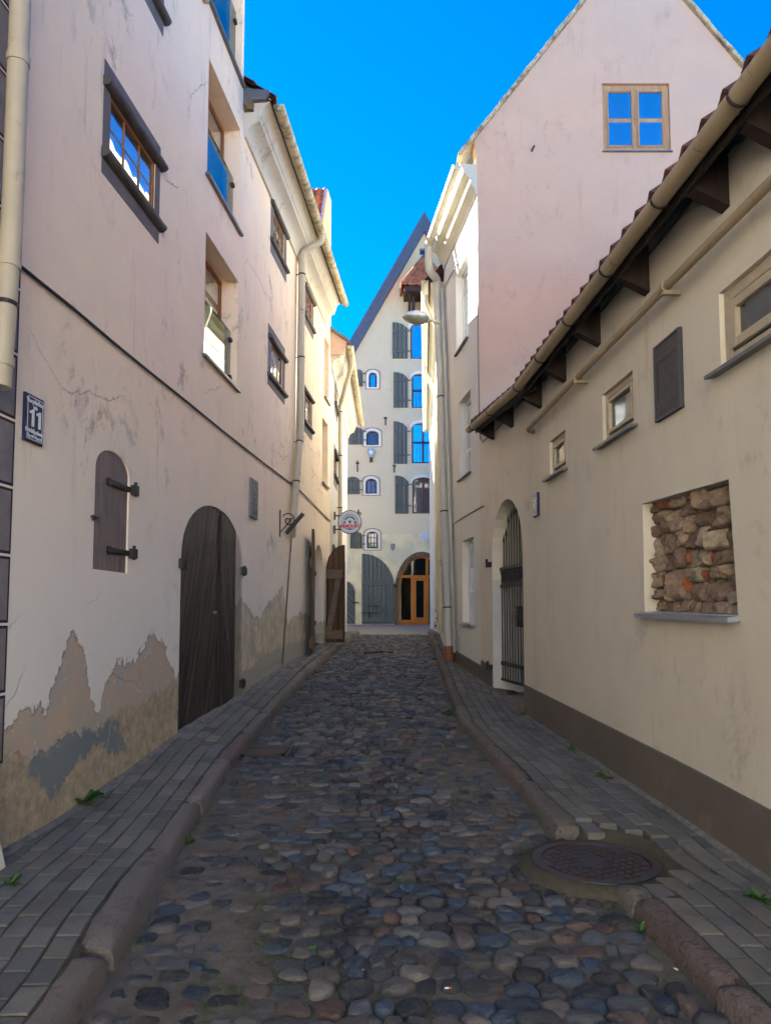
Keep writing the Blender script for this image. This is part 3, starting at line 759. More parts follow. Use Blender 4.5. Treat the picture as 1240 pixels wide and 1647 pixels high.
def tiles(name,P,s0,s1,e0,upo,upz,rows,mat,parent,tw=.2,tl=.33,amp=.028,dz=lambda s:0,clip=None):
    """pantile roof: e0=(o,z) of the eave, (upo,upz) unit vector up the slope, waves run along s"""
    b=MB(); nper=8; n=int((s1-s0)/tw*nper); nr=upo,upz; nn=Vector((-upz,upo)) # normal in (o,z)
    if nn.y<0: nn=-nn
    for rI in range(rows):
        base=len(b.v); lift=.03
        for e in (0,1,2):
            for i in range(n+1):
                s=s0+(s1-s0)*i/n; ph=(s-s0)/tw*2*math.pi; wv=amp*(math.sin(ph)+.35*math.sin(2*ph+.6))
                d=(rI*tl-.03) if e<2 else (rI+1)*tl
                k=wv+(lift if e<2 else .004)-(.022 if e==0 else 0)
                o_=e0[0]+upo*d+nn.x*k; z_=e0[1]+upz*d+nn.y*k+dz(s)
                b.v.append(P.w(s,z_,o_))
        for e in (0,1):
            for i in range(n): a=base+e*(n+1)+i; b.f.append((a,a+1,a+n+2,a+n+1))
    return b.build(name,mat,parent,smooth=True,angle=60)
def cable(name,pts,r,mat,label,loc,clips=None,sag=0):
    b=MB(); P=[Vector(p) for p in pts]; b.tube(P,r,8)
    o=b.build(name,mat,None,smooth=True,loc=P[0]); tag(o,label,'cable'); return o
FONT=None
def text(body,size,origin,xd,yd,nd,mat,name,parent,ext=.002,sx=1.0,align='CENTER',bold=0.0,parent_loc=None):
    cu=bpy.data.curves.new('tmp','FONT'); cu.body=body; cu.size=size; cu.extrude=ext; cu.align_x=align; cu.align_y='CENTER'; cu.offset=bold; cu.resolution_u=3
    ob=bpy.data.objects.new('tmp',cu); COL.objects.link(ob); bpy.context.view_layer.update()
    dg=bpy.context.evaluated_depsgraph_get(); me=bpy.data.meshes.new_from_object(ob.evaluated_get(dg))
    b=MB(); o=Vector(origin)
    for v in me.vertices: b.v.append(o+xd*(v.co.x*sx)+yd*v.co.y+nd*(v.co.z))
    b.f=[tuple(p.vertices) for p in me.polygons]
    bpy.data.objects.remove(ob); bpy.data.meshes.remove(me)
    return b.build(name,mat,parent)
ZV=Vector((0,0,1))
# ------------------------------------------------------------------ LEFT: near house
aA0=L.sy(-2.5); aAB=L.at(388,400)[0]; aBE=L.sy(15.1)
HA=11.2
houseA=thing('plaster_house','tall pinkish plaster house at the left edge, holding the tarred double door','house',L.w(L.at(150,900)[0],.2))
w1=L.rect(166,88,278,256.4,237,396)
w1i=L.rect(176,146,252,249,262,350)
dz0=L.at(255,45)[1]-L.at(256.4,396)[1]
sh=lambda r,d:(r[0],r[1],r[2]+d,r[3]+d)
w0i=sh(w1i,dz0)
def gsill(p1,p2): return (L.at(*p1)[1]+L.at(*p2)[1])/2
t2=(L.at(335,190)[0],L.at(386,290)[0],gsill((335.4,289),(388,370)),gsill((335.4,95),(386,203)))
t3=(t2[0],t2[1],gsill((334,575),(388,629)),gsill((334,380),(386,453.5)))
t1=(t2[0],t2[1],gsill((337,7),(388,124)),gsill((337,7),(388,124))+1.75)
q=L.rect(152,745,917,207,770,921); shz=L.at(176,723)[1]
shut=archloop(q[0],q[1],q[2],L.at(180,757)[1]-.02,shz,16,2.1)
dl=L.at(286,1183)[0]; dr=L.at(387,1125)[0]; dz_a=L.at(340,812)[1]
dbase=.40
door=archloop(dl,dr,dbase,L.at(300,905)[1]*.5+L.at(387,905)[1]*.5,dz_a,20,2.05)
holes=[rl(w1i),rl(w0i),rl(t1),rl(t2),rl(t3),shut,door]
wall('wall',L,[(aA0,-.1),(aAB,-.1),(aAB,HA),(aA0,HA)],holes,.30,M['plasterL'],houseA)
def banded(P,outer,inner,parent,dep=.06,nx=3,fw=.035,rollh=.065,label=None,bar=.022,ny=2):
    """grey painted band around a small window with rolled stone lintel and sill"""
    s0,s1,z0,z1=outer; i0,i1,j0,j1=inner
    w=window(P,inner,dep,M['orange'],M['glass'],parent,fw,nx,ny,bar,label=label)
    b=MB(); e=.006
    b.pbox(P,s0,i0,z0,z1,.0005,e); b.pbox(P,i1,s1,z0,z1,.0005,e); b.pbox(P,i0,i1,z0,j0,.0005,e); b.pbox(P,i0,i1,j1,z1,.0005,e); b.build('painted_band',M['band'],w)
    for nm,z in (('lintel_roll',j1+rollh*.45),('sill_roll',j0-rollh*.55)):
        b=MB(); pr=[]
        for k in range(10): a=-math.pi/2+math.pi*k/9; pr.append((.02+math.cos(a)*rollh*.75,z+math.sin(a)*rollh*.6))
        pr+= [(-.05,z+rollh*.6),(-.05,z-rollh*.6)]
        b.sweep(P,s0-.01,s1+.03,pr,.08,jit=.003); b.build(nm,M['roll'],w,smooth=True,angle=50)
    backing(P,inner,dep,w)
    return w
banded(L,w1,w1i,houseA,label='small six-pane window in a grey painted band, reflecting the blue sky')
banded(L,sh(w1,dz0),w0i,houseA)
def tallwin(P,r,parent,label=None,rail=False,dep=.26,m='orange'):
    s0,s1,z0,z1=r
    w=window(P,r,dep,M[m],M['glass'],parent,.06,2,1,.075,sill=(.045,.05,M['zinc'],.03),yb=[z0+(z1-z0)*.72],label=label)
    backing(P,r,dep,w)
    if rail:
        b=MB(); b.pbox(P,s0+.01,s1-.01,z0+.04,z0+(z1-z0)*.52,-.09,-.08); g=b.build('glass_railing',M['railglass'],w)
        b=MB()
        for s in (s1-.03,s0+.03):
            for z in (z0+.12,z0+(z1-z0)*.44): b.pbox(P,s-.03,s+.03,z-.02,z+.02,-.10,-.06)
        b.build('railing_clamp',M['iron'],w)
    return w
t=NT('railing_glass'); g=t.n('ShaderNodeBsdfGlossy'); g.inputs['Roughness'].default_value=.01; tr=t.n('ShaderNodeBsdfTransparent'); tr.inputs[0].default_value=(.62,.78,.72,1); mx=t.n('ShaderNodeMixShader'); lw=t.n('ShaderNodeLayerWeight'); lw.inputs[0].default_value=.4; t.set(mx.inputs[0],t.mr(lw.outputs['Fresnel'],0,1,.12,.9)); t.t.links.new(tr.outputs[0],mx.inputs[1]); t.t.links.new(g.outputs[0],mx.inputs[2]); t.t.links.new(mx.outputs[0],t.out.inputs[0]); M['railglass']=t.m
tallwin(L,t1,houseA,rail=True); tallwin(L,t2,houseA,label='tall orange-framed window with sky in its panes, middle of three',rail=True); tallwin(L,t3,houseA,label='tall orange-framed window behind a glass railing, lowest of three',rail=True)
# arched shutter
def planks(P,loop,o0,o1,n,mat,parent,name,gap=.004,amp=.004):
    ss=[p[0] for p in loop]; a,b_=min(ss),max(ss); b=MB()
    def clipz(s):
        # height of the loop outline at s (upper) and bottom
        zs=[]
        m=len(loop)
        for i in range(m):
            (s0,z0),(s1,z1)=loop[i],loop[(i+1)%m]
            if (s0-s)*(s1-s)<=0 and abs(s1-s0)>1e-6: zs.append(z0+(z1-z0)*(s-s0)/(s1-s0))
        return (min(zs),max(zs)) if zs else (0,0)
    cuts=[a]; 
    for i in range(1,n): cuts.append(a+(b_-a)*(i+rnd(-.12,.12))/n)
    cuts.append(b_)
    for i in range(n):
        c0=cuts[i]+gap; c1=cuts[i+1]-gap; k=5; of=rnd(-amp,amp); topv=[];botv=[]
        for j in range(k+1):
            s=c0+(c1-c0)*j/k; lo,hi=clipz(min(max(s,a+.003),b_-.003)); topv.append((s,hi)); botv.append((s,lo))
        b.prism(P,botv+topv[::-1],o0,o1+of)
    return b.build(name,mat,parent)
hs=planks(L,[(a,z) for a,z in shut],-.043,-.012,5,M['shutter'],houseA,'shutter')
hs['label']='small arched board shutter with two strap hinges'
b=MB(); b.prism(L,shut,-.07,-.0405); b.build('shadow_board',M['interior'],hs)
for pz in ((173,775,218,790),(173,884,218,892)):
    b=MB(); a0=L.at(176,pz[1])[0]; a1=q[1]+.03; z=(L.at(176,pz[1])[1]+L.at(216,pz[3])[1])/2
    b.pbox(L,a0,a1,z-.022,z+.022,-.012,.006,.003)
    b.tube([L.w(a0,z,-.012),L.w(a0,z,.01)],.03,10)
    b.pbox(L,a1-.01,a1+.05,z-.04,z+.04,.0,.05,.005); b.tube([L.w(a1+.02,z-.05,.03),L.w(a1+.02,z+.065,.03)],.014,8)
    b.build('strap_hinge',M['iron'],hs)
b=MB(); z=L.at(155,833)[1]; b.pbox(L,q[0]-.05,q[0]+.04,z-.008,z+.008,-.01,.02); b.tube([L.w(q[0]-.05,z-.03,.02),L.w(q[0]-.05,z+.01,.02)],.01,8); b.build('hook',M['iron'],hs)
# tarred arched double door
dd=thing('door','tarred dark double door with diagonal boards','door',L.w((dl+dr)/2,dbase,0)); 
del dd['category']; del dd['label']; dd.parent=houseA; dd.location=ORG[dd]-ORG[houseA]
mid=dl+(dr-dl)*.60
def half(loop,lo,hi):
    out=[]; n=len(loop)
    for i in range(n):
        (a,z),(c,w_)=loop[i],loop[(i+1)%n]
        ina=lo<=a<=hi; inc=lo<=c<=hi
        if ina: out.append((a,z))
        for e in (lo,hi):
            if (a-e)*(c-e)<0: out.append((e,z+(w_-z)*(e-a)/(c-a)))
    # order crossings along direction
    return out
def clip(loop,lo,hi):
    def cl(poly,f,inter):
        o=[]
        for i in range(len(poly)):
            p,q_=poly[i],poly[(i+1)%len(poly)]
            if f(p):
                o.append(p)
                if not f(q_): o.append(inter(p,q_))
            elif f(q_): o.append(inter(p,q_))
        return o
    def mk(e): return lambda p,q_:(e,p[1]+(q_[1]-p[1])*(e-p[0])/(q_[0]-p[0]))
    r=cl(loop,lambda p:p[0]>=lo,mk(lo)); return cl(r,lambda p:p[0]<=hi,mk(hi))
b=MB(); b.prism(L,clip(door,dl+.06,mid-.004),-.08,-.02); b.build('leaf',M['door'],dd)
b=MB(); b.prism(L,clip(door,mid+.004,dr-.006),-.06,-.006); b.build('leaf',M['door2'],dd)
b=MB(); b.pbox(L,dl+.05,mid-.02,dbase-.02,dbase+.10,-.02,-.005); b.build('kick_board',M['rafter'],dd)
b=MB(); b.pbox(L,mid-.035,mid+.02,dbase,dz_a-.08,-.02,-.004,.004); b.build('cover_strip',M['rafter'],dd)
b=MB(); b.pbox(L,mid-.20,mid-.10,1.62,1.65,-.02,-.01); b.build('letter_slot',M['zinclight'],dd)
b=MB(); b.pbox(L,mid+.10,mid+.13,1.28,1.48,-.006,.006); b.tube([L.w(mid+.115,1.30,-.03),L.w(mid+.115,1.32,.01),L.w(mid+.115,1.42,.01),L.w(mid+.115,1.44,-.03)],.008,8); b.build('handle',M['iron'],dd)
for a,z in ((dl,L.at(299,908)[1]),(dr,L.at(388,918)[1]),(dr,L.at(385,1100)[1])):
    b=MB(); b.pbox(L,a-.06,a+.07,z-.045,z+.045,-.03,.045,.006); b.tube([L.w(a,z-.06,.03),L.w(a,z+.06,.03)],.02,8); b.build('hinge',M['iron'],dd)
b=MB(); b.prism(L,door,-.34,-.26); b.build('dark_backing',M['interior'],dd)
b=MB(); b.pbox(L,dl-.02,dr+.02,dbase-.25,dbase+.02,-.3,.0); b.build('threshold',M['rafter'],dd)
# a thin drain pipe at the left edge of the near house, quoins painted grey
aq=L.at(22,700)[0]
qa=L.at(14,700)[0]
b=MB(); bl=MB(); z=0.75; k=0
while z<HA:
    h=.40; w_=.62 if k%2 else .60; 
    b.pbox(L,aq-w_,aq-.005,z+.025,z+h-.025,.0005,.004); 
    bl.pbox(L,aq-w_-.02,aq+.012,z+.008,z+h-.008,.0003,.0025); z+=h; k+=1
qo=bl.build('quoin_outline',M['quoinline'],houseA); b.build('quoin_block',M['quoin'],qo)
ap=L.at(10,500,.12)[0]-.02
zb=L.at(8,625,.14)[1]
ptop=L.w(L.at(20,0,.16)[0],L.at(20,0,.16)[1]+1.5,.16)
downpipe([L.w(ap+.03,HA-.5,.13),L.w(ap+.03,zb+.95,.13),L.w(ap-.02,zb+.0,.13)],.056,M['pipe'],houseA,collars=(.62,.70,.86,1.25,1.85),brackets=[(.74,L.n),(1.5,L.n)])
# slanted white buttress foot at the left edge
b=MB(); a0=L.at(2,1360,.1)[0]
p=[L.w(a0-.5,.0,-.05),L.w(a0+.03,.0,-.05),L.w(a0+.03,.0,.17),L.w(a0-.5,.0,.20),L.w(a0-.5,.95,-.05),L.w(a0-.12,.95,-.05),L.w(a0-.12,.95,.03),L.w(a0-.5,.95,.05)]
b.hexa(p); b.build('buttress_foot',M['whitetrim'],houseA)
# roof edge of the near house
b=MB(); b.pbox(L,aA0,aAB,HA,HA+.2,-6,.25); b.build('roof',M['tiledark'],houseA)
b=MB(); b.pbox(L,aAB-.32,aAB-.004,-.1,HA,-6,-.36); b.build('end_wall',M['plasterC'],houseA)
b=MB(); b.tube([L.w(L.at(322,-30)[0],L.at(322,-40)[1]+.3,.10),L.w(L.at(326,2)[0],L.at(326,2)[1],.02)],.05,10); b.build('pipe_elbow',M['pipe'],houseA,smooth=True)
# ------------------------------------------------------------------ LEFT: second house
ZB=7.98
houseB=thing('plaster_house','long cream plaster house with deep moulded cornice and stained gutter on the left','house',L.w(L.at(480,1050)[0],.8),)
def br(o1,i1): return o1
def bwin(TL,BL,TR,BR,ul,ll):
    """outer band from pixel corners; roll pixel rows (left,right) for lintel & sill"""
    s0=(L.at(*TL)[0]+L.at(*BL)[0])/2; s1=(L.at(*TR)[0]+L.at(*BR)[0])/2
    z1=(L.at(*TL)[1]+L.at(*TR)[1])/2; z0=(L.at(*BL)[1]+L.at(*BR)[1])/2
    zu=(L.at(*ul[0])[1]+L.at(*ul[1])[1])/2; zl=(L.at(*ll[0])[1]+L.at(*ll[1])[1])/2
    w=s1-s0
    return (s0,s1,z0,z1),(s0+w*.16,s1-w*.14,zl+.05,zu-.05)
B1=bwin((435.5,312),(435.5,404),(461,362),(460,456),((436.5,324),(463,383)),((436.5,392),(463,442)))
B2=bwin((432,523),(430,616),(458.6,560),(457,651),((432.6,543),(460,577)),((430.7,607),(460,639)))
B3=bwin((489,447),(489,517),(505,484),(503,546),((490,462),(506.7,488)),((489,509),(506.5,538)))
B4=bwin((488,612),(488,692),(503,643),(500.4,707),((489,624),(504,649)),((488,681),(503,697)))
B5=L.rect(521.8,531,631,529,562,655); B6=L.rect(518.5,667,771,527.3,687,785)
def lim(r,s1): return (r[0],min(r[1],s1),r[2],r[3])
B5=lim(B5,aBE-.08); B6=lim(B6,aBE-.08)
da,dbb=L.sy(13.35),L.sy(14.35); d2=archloop(da,dbb,.9,2.45,2.98,12)
wall('wall',L,[(aAB,0),(aBE,0),(aBE,ZB+.25),(aAB,ZB+.25)],[rl(B1[1]),rl(B2[1]),rl(B3[1]),rl(B4[1]),rl(B5),rl(B6),d2],.30,M['plasterB'],houseB)
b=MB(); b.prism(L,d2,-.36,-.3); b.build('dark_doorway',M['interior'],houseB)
for i,q4 in enumerate((B1,B2,B3,B4)): banded(L,q4[0],q4[1],houseB,.065,3 if i<2 else 3,.04,.055,bar=.025)
for r in (B5,B6):
    w=window(L,r,.26,M['orange'],M['glass'],houseB,.05,2,1,.05,sill=(.05,.03,M['zinc'],.03)); backing(L,r,.26,w)
# cornice: two coved steps under the gutter
aBc=L.at(523,496)[0]+.0
CPR=[(-.05,ZB-.02),(.03,ZB-.02),(.045,ZB+.03),(.07,ZB+.07),(.12,ZB+.10),(.20,ZB+.12),(.205,ZB+.16),(.225,ZB+.17),(.235,ZB+.215),(.27,ZB+.26),(.33,ZB+.285),(.335,ZB+.33),(-.05,ZB+.34)]
CPR=[(o,ZB-.32+(z-ZB)*1.45) for o,z in CPR]
b=MB(); b.sweep(L,aAB+.06,aBc,CPR,.25,jit=.0015); b.build('cornice',M['cornice'],houseB,smooth=True,angle=35)
gz=L.at(440,152,.40)[1]
gB=[L.w(aAB+.12,gz,.42),L.w(aBc+.02,gz-.02,.42)]
g0=gutter('gutter',gB,.072,M['gutterB'],houseB,joints=.85)
b=MB(); b.add([L.w(aAB+.02,gz+.02,.36),L.w(aBc,gz+.0,.36),L.w(aBc,gz+2.6,-3.3),L.w(aAB+.02,gz+2.6,-3.3)],[(0,1,2,3)]); b.add([p-Vector((0,0,.05)) for p in b.v],[(0,1,2,3)]); b.build('roof_deck',M['rafter'],houseB)
tiles('roof',L,aAB+.02,aBc,(.36,gz+.03),-.80,.60,11,M['tiledark'],houseB)
b=MB(); b.hexa([L.w(aAB,gz-.01,.3),L.w(aAB+.14,gz-.01,.3),L.w(aAB+.14,gz-.01,-.2),L.w(aAB,gz-.01,-.2),L.w(aAB,gz+.10,.34),L.w(aAB+.14,gz+.10,.34),L.w(aAB+.14,gz+.19,-.2),L.w(aAB,gz+.19,-.2)]); b.build('verge_flashing',M['zinc'],houseB)
b=MB(); b.pbox(L,aAB+.002,aAB+.35,ZB-.02,gz+.02,-.3,.12); b.build('broken_brick_end',M['archbrick'],houseB)
# downpipe of second house
pt=L.at(517,371,.42); 
p0=L.w(pt[0],gz-.05,.42); e1=L.at(489,405,.13)
pipeB=[p0,p0-Vector((0,0,.12)),L.w(e1[0],e1[1],.10)]
for u,v in ((484,690),(472,835)): a=L.at(u,v,.10); pipeB.append(L.w(a[0],a[1],.10))
lastp=pipeB[-1]
a=L.at(471,862,.04); pipeB.append(L.w(a[0],a[1],.03))
downpipe(pipeB,.055,M['pipe'],houseB,collars=(2.3,2.62,3.1,3.5),brackets=[(2.13,L.n),(2.6,L.n),(3.15,L.n),(3.6,L.n)])
b=MB(); a0=L.at(467,900,.02); a1=L.at(455,1069,.02); b.tube([L.w(L.at(470,860,.02)[0],L.at(470,860,.02)[1],.012),L.w(*a0,.012),L.w(*a1,.012)],.014,8); b.build('drain_slot',M['cablepale'],houseB,smooth=True)
a=L.at(478,405,.04); a2=L.at(455,1065,.04)
b=MB(); b.tube([L.w(*L.at(481,400,.03),.03),L.w(*L.at(477,690,.03),.03),L.w(*L.at(468,840,.03),.03)],.018,8); b.build('cable_conduit',M['pipe'],houseB,smooth=True)
# wall dormer with red tiles at the far end of the second house
aD0=aBc-.0; aD1=aBE-.02
zt=11.15
dm=thing('wall_dormer','x','x',L.w(aD0,ZB+.3)); del dm['label']; del dm['category']; dm.parent=houseB; dm.location=ORG[dm]-ORG[houseB]
zr1=L.at(524,290,0)[1]
sl=lambda z:aD0-.1-.40+(z-(zr1-1.5))*.5
b=MB(); b.prism(L,[(aBc+.02,ZB+.24),(aBE,ZB+.24),(aBE,zr1),(sl(zr1)+.03,zr1),(sl(zr1-1.9)+.03,zr1-1.9)],-.06,-.01); b.build('side_wall',M['plasterP'],dm)
class Cross:
    side='X'
    def __init__(s): s.n=-L.d; s.d=L.n
    def w(s,a,z,o=0): return L.w(aD0-.1,0,0)+L.n*a+s.n*o+Vector((0,0,z))
X=Cross()
tiles('dormer_roof',X,-.40,-.055,(.40,zr1-1.5),-.447,.894,7,M['tile'],dm,tw=.155,tl=.24,amp=.02)
b=MB(); b.prism(X,[(-.39,zr1-1.5),(-.06,zr1-1.5),(-.06,zr1-1.52),(-.39,zr1-1.52)],.3,.38); b.build('tile_batten',M['rafter'],dm)
# ------------------------------------------------------------------ LEFT: third house
c0=0.0; c1=CW.sy(21.4); ZC=7.35
houseC=thing('plaster_house','narrow pale plaster house at the far left with a scalloped cornice, beyond the downpipe','house',CW.w(1.5,1.0))
def cwin(u0,t0,b0,u1,t1_,b1):
    return CW.rect(u0,t0,b0,u1,t1_,b1)
C1=CW.rect(538.6,615,655,544,628,662); C2=CW.rect(537.6,733,768,543,740,772)
C1=(C1[0],C1[0]+.75,C1[2],C1[3]); C2=(C2[0],C2[0]+.75,C2[2],C2[3])
d3=archloop(CW.sy(15.35),CW.sy(17.2),.95,2.5,3.25,12)
wall('wall',CW,[(0,0),(c1,0),(c1,ZC+.3),(0,ZC+.3)],[rl(C1),rl(C2),d3],.3,M['plasterC'],houseC)
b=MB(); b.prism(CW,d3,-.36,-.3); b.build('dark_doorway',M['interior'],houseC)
for r in (C1,C2): banded(CW,(r[0]-.12,r[1]+.12,r[2]-.25,r[3]+.22),r,houseC,.08,3,.04,.07)
for z in (7.0,5.2,3.7):
    r=(CW.sy(19.5),CW.sy(20.2),z-.9,z-.2); 
b=MB(); pr=[(o,z-ZB+ZC) for o,z in CPR]; b.sweep(CW,.02,c1+.05,pr,.2,jit=.004); b.build('cornice',M['cornice'],houseC,smooth=True,angle=35)
gz2=ZC+.12
gz2=ZC+.0+(gz-ZB)
gutter('gutter',[CW.w(-.02,gz2,.42),CW.w(c1+.1,gz2,.42)],.075,M['gutterB'],houseC,joints=.5)
tiles('roof',CW,-.05,c1+.05,(.36,gz2+.03),-.75,.66,8,M['tiledark'],houseC)
b=MB(); b.hexa([CW.w(-.04,ZC-.1,.28),CW.w(.01,ZC-.1,.28),CW.w(.01,ZC-.1,-.4),CW.w(-.04,ZC-.1,-.4),CW.w(-.04,gz2+.08,.34),CW.w(.01,gz2+.08,.34),CW.w(.01,gz2+.6,-.4),CW.w(-.04,gz2+.6,-.4)]); b.build('gable_end',M['plasterP'],houseC)
b=MB(); b.hexa([CW.w(-.10,gz2+.05,.40),CW.w(.05,gz2+.05,.40),CW.w(.05,gz2+.6,-.4),CW.w(-.10,gz2+.6,-.4),CW.w(-.10,gz2+.12,.40),CW.w(.05,gz2+.12,.40),CW.w(.05,gz2+.67,-.4),CW.w(-.10,gz2+.67,-.4)]); b.build('verge_flashing',M['zinc'],houseC)
pa=CW.at(566,602,.42)[0]; pb=CW.at(548,625,.09)
pbz=(gz2-.75)
downpipe([CW.w(pa,gz2-.04,.42),CW.w(pa,gz2-.14,.42),CW.w(pb[0],pbz,.09),CW.w(pb[0],3.1,.09),CW.w(pb[0],1.2,.09)],.055,M['pipe'],houseC,collars=(2.2,2.5,2.8),brackets=[(2.05,CW.n),(2.35,CW.n),(2.7,CW.n)])
b=MB(); b.box((CWx-6,15.1,0),(CWx-.36,21.4,ZC+.2)); b.build('light_block',M['plasterC'],houseC)  # unseen box inside the house, added to stop light leaking
# ------------------------------------------------------------------ open door leaves on the left
def leaf_thing(name,label,hinge,ang,w,hb,hi,ht,th,parent=None,bottom=0.0):
    """quarter-arched plank leaf; ht height at the free edge, hi at the hinge"""
    d=Vector((math.cos(ang),math.sin(ang),0)); n=Vector((-d.y,d.x,0))
    class Q: 
        side='q'
        def w(s,a,z,o=0): return Vector(hinge)+d*a+n*o+Vector((0,0,z))
    P=Q(); loop=[(0,bottom),(w,bottom)]
    for k in range(9):
        t=math.pi/2*k/8; loop.append((w*(1-math.sin(t)) if False else w*math.cos(t),hi+(ht-hi)*math.cos(math.pi/2-t) if False else ht-(ht-hi)*math.sin(t)**2.2))
    o=planks(P,loop,0,th,5,M['leafwood'],parent,'boards',.003,.002) if parent else None
    return P,loop
lf1=thing('door_leaf','narrow dark arched door leaf folded back against the wall, seen edge-on','door leaf',(0,0,0)); ORG[lf1]=Vector((0,0,0))
hp=L.w(da-.02,0,.03); hp.z=lerp(ZL,13.3)+.02
fx,fy=onz(504,1057,.88); free=Vector((fx,fy,hp.z)); dv=free-hp; wl=.85; ang=math.atan2(dv.y,dv.x)
def mkleaf(o,hinge,ang,w,hi,ht,boards,brace=True,rails=True,th=.045,flip=1):
    ORG[o]=Vector(hinge); o.location=hinge
    d=Vector((math.cos(ang),math.sin(ang),0)); n=Vector((-d.y,d.x,0))*flip
    class Q:
        side='q'
        def w(s,a,z,of=0): return Vector(hinge)+d*a+n*of+Vector((0,0,z))
    P=Q(); loop=[(0,0),(w,0)]
    for k in range(11):
        t=math.pi/2*k/10; loop.append((w*math.cos(t),hi+(ht-hi)*(1-(1-math.cos(t))**2.0)**.5))
    planks(P,loop,0,th,boards,M['leafwood'],o,'boards',.004,.003)
    if rails:
        for z in (.16,hi-.05):
            b=MB(); b.pbox(P,.03,w-.03,z-.09,z+.09,th,th+.035,.005); b.build('rail',M['leafpale'],o)
    if brace:
        b=MB(); b.seg(P.w(.10,.22,th+.02),P.w(w-.12,hi-.15,th+.02),.035,.11,up=n.cross(d)); b.build('brace',M['leafpale'],o)
    b=MB()
    for z in (.5,hi-.2): b.pbox(P,-.06,.05,z-.04,z+.04,-.02,th+.03)
    b.build('hinge',M['iron'],o)
    return P
mkleaf(lf1,hp,ang,.80,1.62,2.17,4,brace=False,flip=-1)
lf2=thing('door_leaf','brown arched door leaf with a pale diagonal brace, standing open across the pavement','door leaf',(0,0,0))
h2=CW.w(0.0,0,.02); h2=Vector((onz(527,1033,1.03)[0],onz(527,1033,1.03)[1],1.02)); 
yy=14.75; h2=Vector((ony(524,1030,yy).x,yy,lerp(ZL,yy)+.0)); e2=ony(551,1030,yy-.12)
mkleaf(lf2,h2,math.atan2(e2.y-h2.y,e2.x-h2.x),(e2-Vector((h2.x,h2.y,e2.z))).length+.05,1.45,2.0,4,flip=-1)
lf3=thing('door_leaf','plain brown door leaf just behind the braced one, only its edge showing','door leaf',(0,0,0))
h3=CW.w(CW.sy(17.25),0,.02); h3.z=lerp(ZL,17.2); 
e3=ony(555,1010,17.0); mkleaf(lf3,h3,math.atan2(e3.y-h3.y,e3.x-h3.x),(Vector((e3.x,e3.y,0))-Vector((h3.x,h3.y,0))).length,1.6,1.75,3,brace=False,flip=-1)
# ------------------------------------------------------------------ RIGHT: near low house
rA0=RW.sy(-2.5)
houseD=thing('low_house','low beige plaster house on the right with a tiled roof, rubble niche and iron gate','house',RW.w(RW.sy(6),.3))
W1=RW.rect(1160,468,597,1290,335,520); W1=(RW.sy(2.75),RW.at(1157,530)[0],RW.at(1153,597)[1],RW.at(1160,468)[1])
W2=RW.rect(971,640,712,1019,590,685); W2=(RW.at(1018,640)[0],RW.at(969,680)[0],(RW.at(966,715)[1]+RW.at(1015,686)[1])/2,(RW.at(978,628)[1]+RW.at(1022,590)[1])/2)
W3=(RW.at(909,720)[0],RW.at(884,740)[0],(RW.at(880,770)[1]+RW.at(904,755)[1])/2,(RW.at(889,707)[1]+RW.at(911,688)[1])/2)
NI=(RW.at(1178,880)[0],RW.at(1034,890)[0],(RW.at(1034,984)[1]+RW.at(1186,990)[1])/2,(RW.at(1036,808)[1]+RW.at(1170,771)[1])/2)
ZD=4.25
zg=RW.at(989,418,.30)[1]+.07; zg2=RW.at(834,631,.30)[1]+.07
nz0,nz1=NI[2],NI[3]
niche=[(NI[0]-.03,RW.at(1186,990)[1]),(NI[1],RW.at(1034,984)[1]),(NI[1]-.01,RW.at(1036,809)[1]),(NI[0]+.02,RW.at(1170,771)[1])]
wall('wall',RW,[(rA0,-.2),(SR,-.2),(SR,zg2+.03+.215),(rA0,zg+.06+.215)],[rl(W1),rl(W2),rl(W3),niche],.2,M['plasterD'],houseD,thick=.02)
# gate wall (bends towards the street)
gA=.03; gB_=EW.at(792,1000)[0]; eF=EW.sy(FY)
gl=[(gA,.38),(gB_,.38)]
gz_s=EW.at(790,905)[1]; gap_=EW.at(820,800)[1]
gc=(gA+gB_)/2
for k in range(17):
    t=math.pi*k/16; gl.append((gc+(gB_-gA)/2*math.cos(t),gz_s+(gap_-gz_s)*math.sin(t)**.85))
F3=EW.rect(743.5,869,1003,762,864,999); 
F2=EW.rect(738,647,771,757,626,757); F1=EW.rect(733.4,442,569.6,753,406,541)
houseF=thing('gabled_house','pale house on the right, pink gable above the low roof and sunlit white street front','house',EW.w(eF+1,.8))
eE=GS
wall('wall',EW,[(0,-.1),(eF,-.1),(eF,ZD+.1),(.9,ZD+.1),(0,zg2+.25)],[gl],.42,M['plasterE'],houseD,thick=.02)
def foot(P,s0,s1,zf,h,gaps,parent,mat,y_of):
    b=MB(); n=max(2,int((s1-s0)/.25))
    vs=[]
    for i in range(n+1):
        s=s0+(s1-s0)*i/n; z=zf(y_of(s)); 
        vs+= [P.w(s,z-.3,.012),P.w(s,z+h(s),.012),P.w(s,z+h(s)+.006,0.0)]
    for i in range(n):
        for j in range(2): q=i*3+j; b.f.append((q,q+1,q+4,q+3))
    b.v=vs
    for q in (0,n*3): b.f.append((q,q+1,q+2))
    return b.build('plinth',mat,parent)
zw=lambda y:lerp(ZRW,y)
foot(RW,rA0,SR-.003,zw,lambda s:.355,None,houseD,M['plinth'],lambda s:RW.w(s,0).y)
foot(EW,gB_+.02,eF,zw,lambda s:.28,None,houseD,M['plinth'],lambda s:EW.w(s,0).y)
foot(EW,eF,eE-.01,zw,lambda s:.2,None,houseF,M['plinth'],lambda s:EW.w(s,0).y)
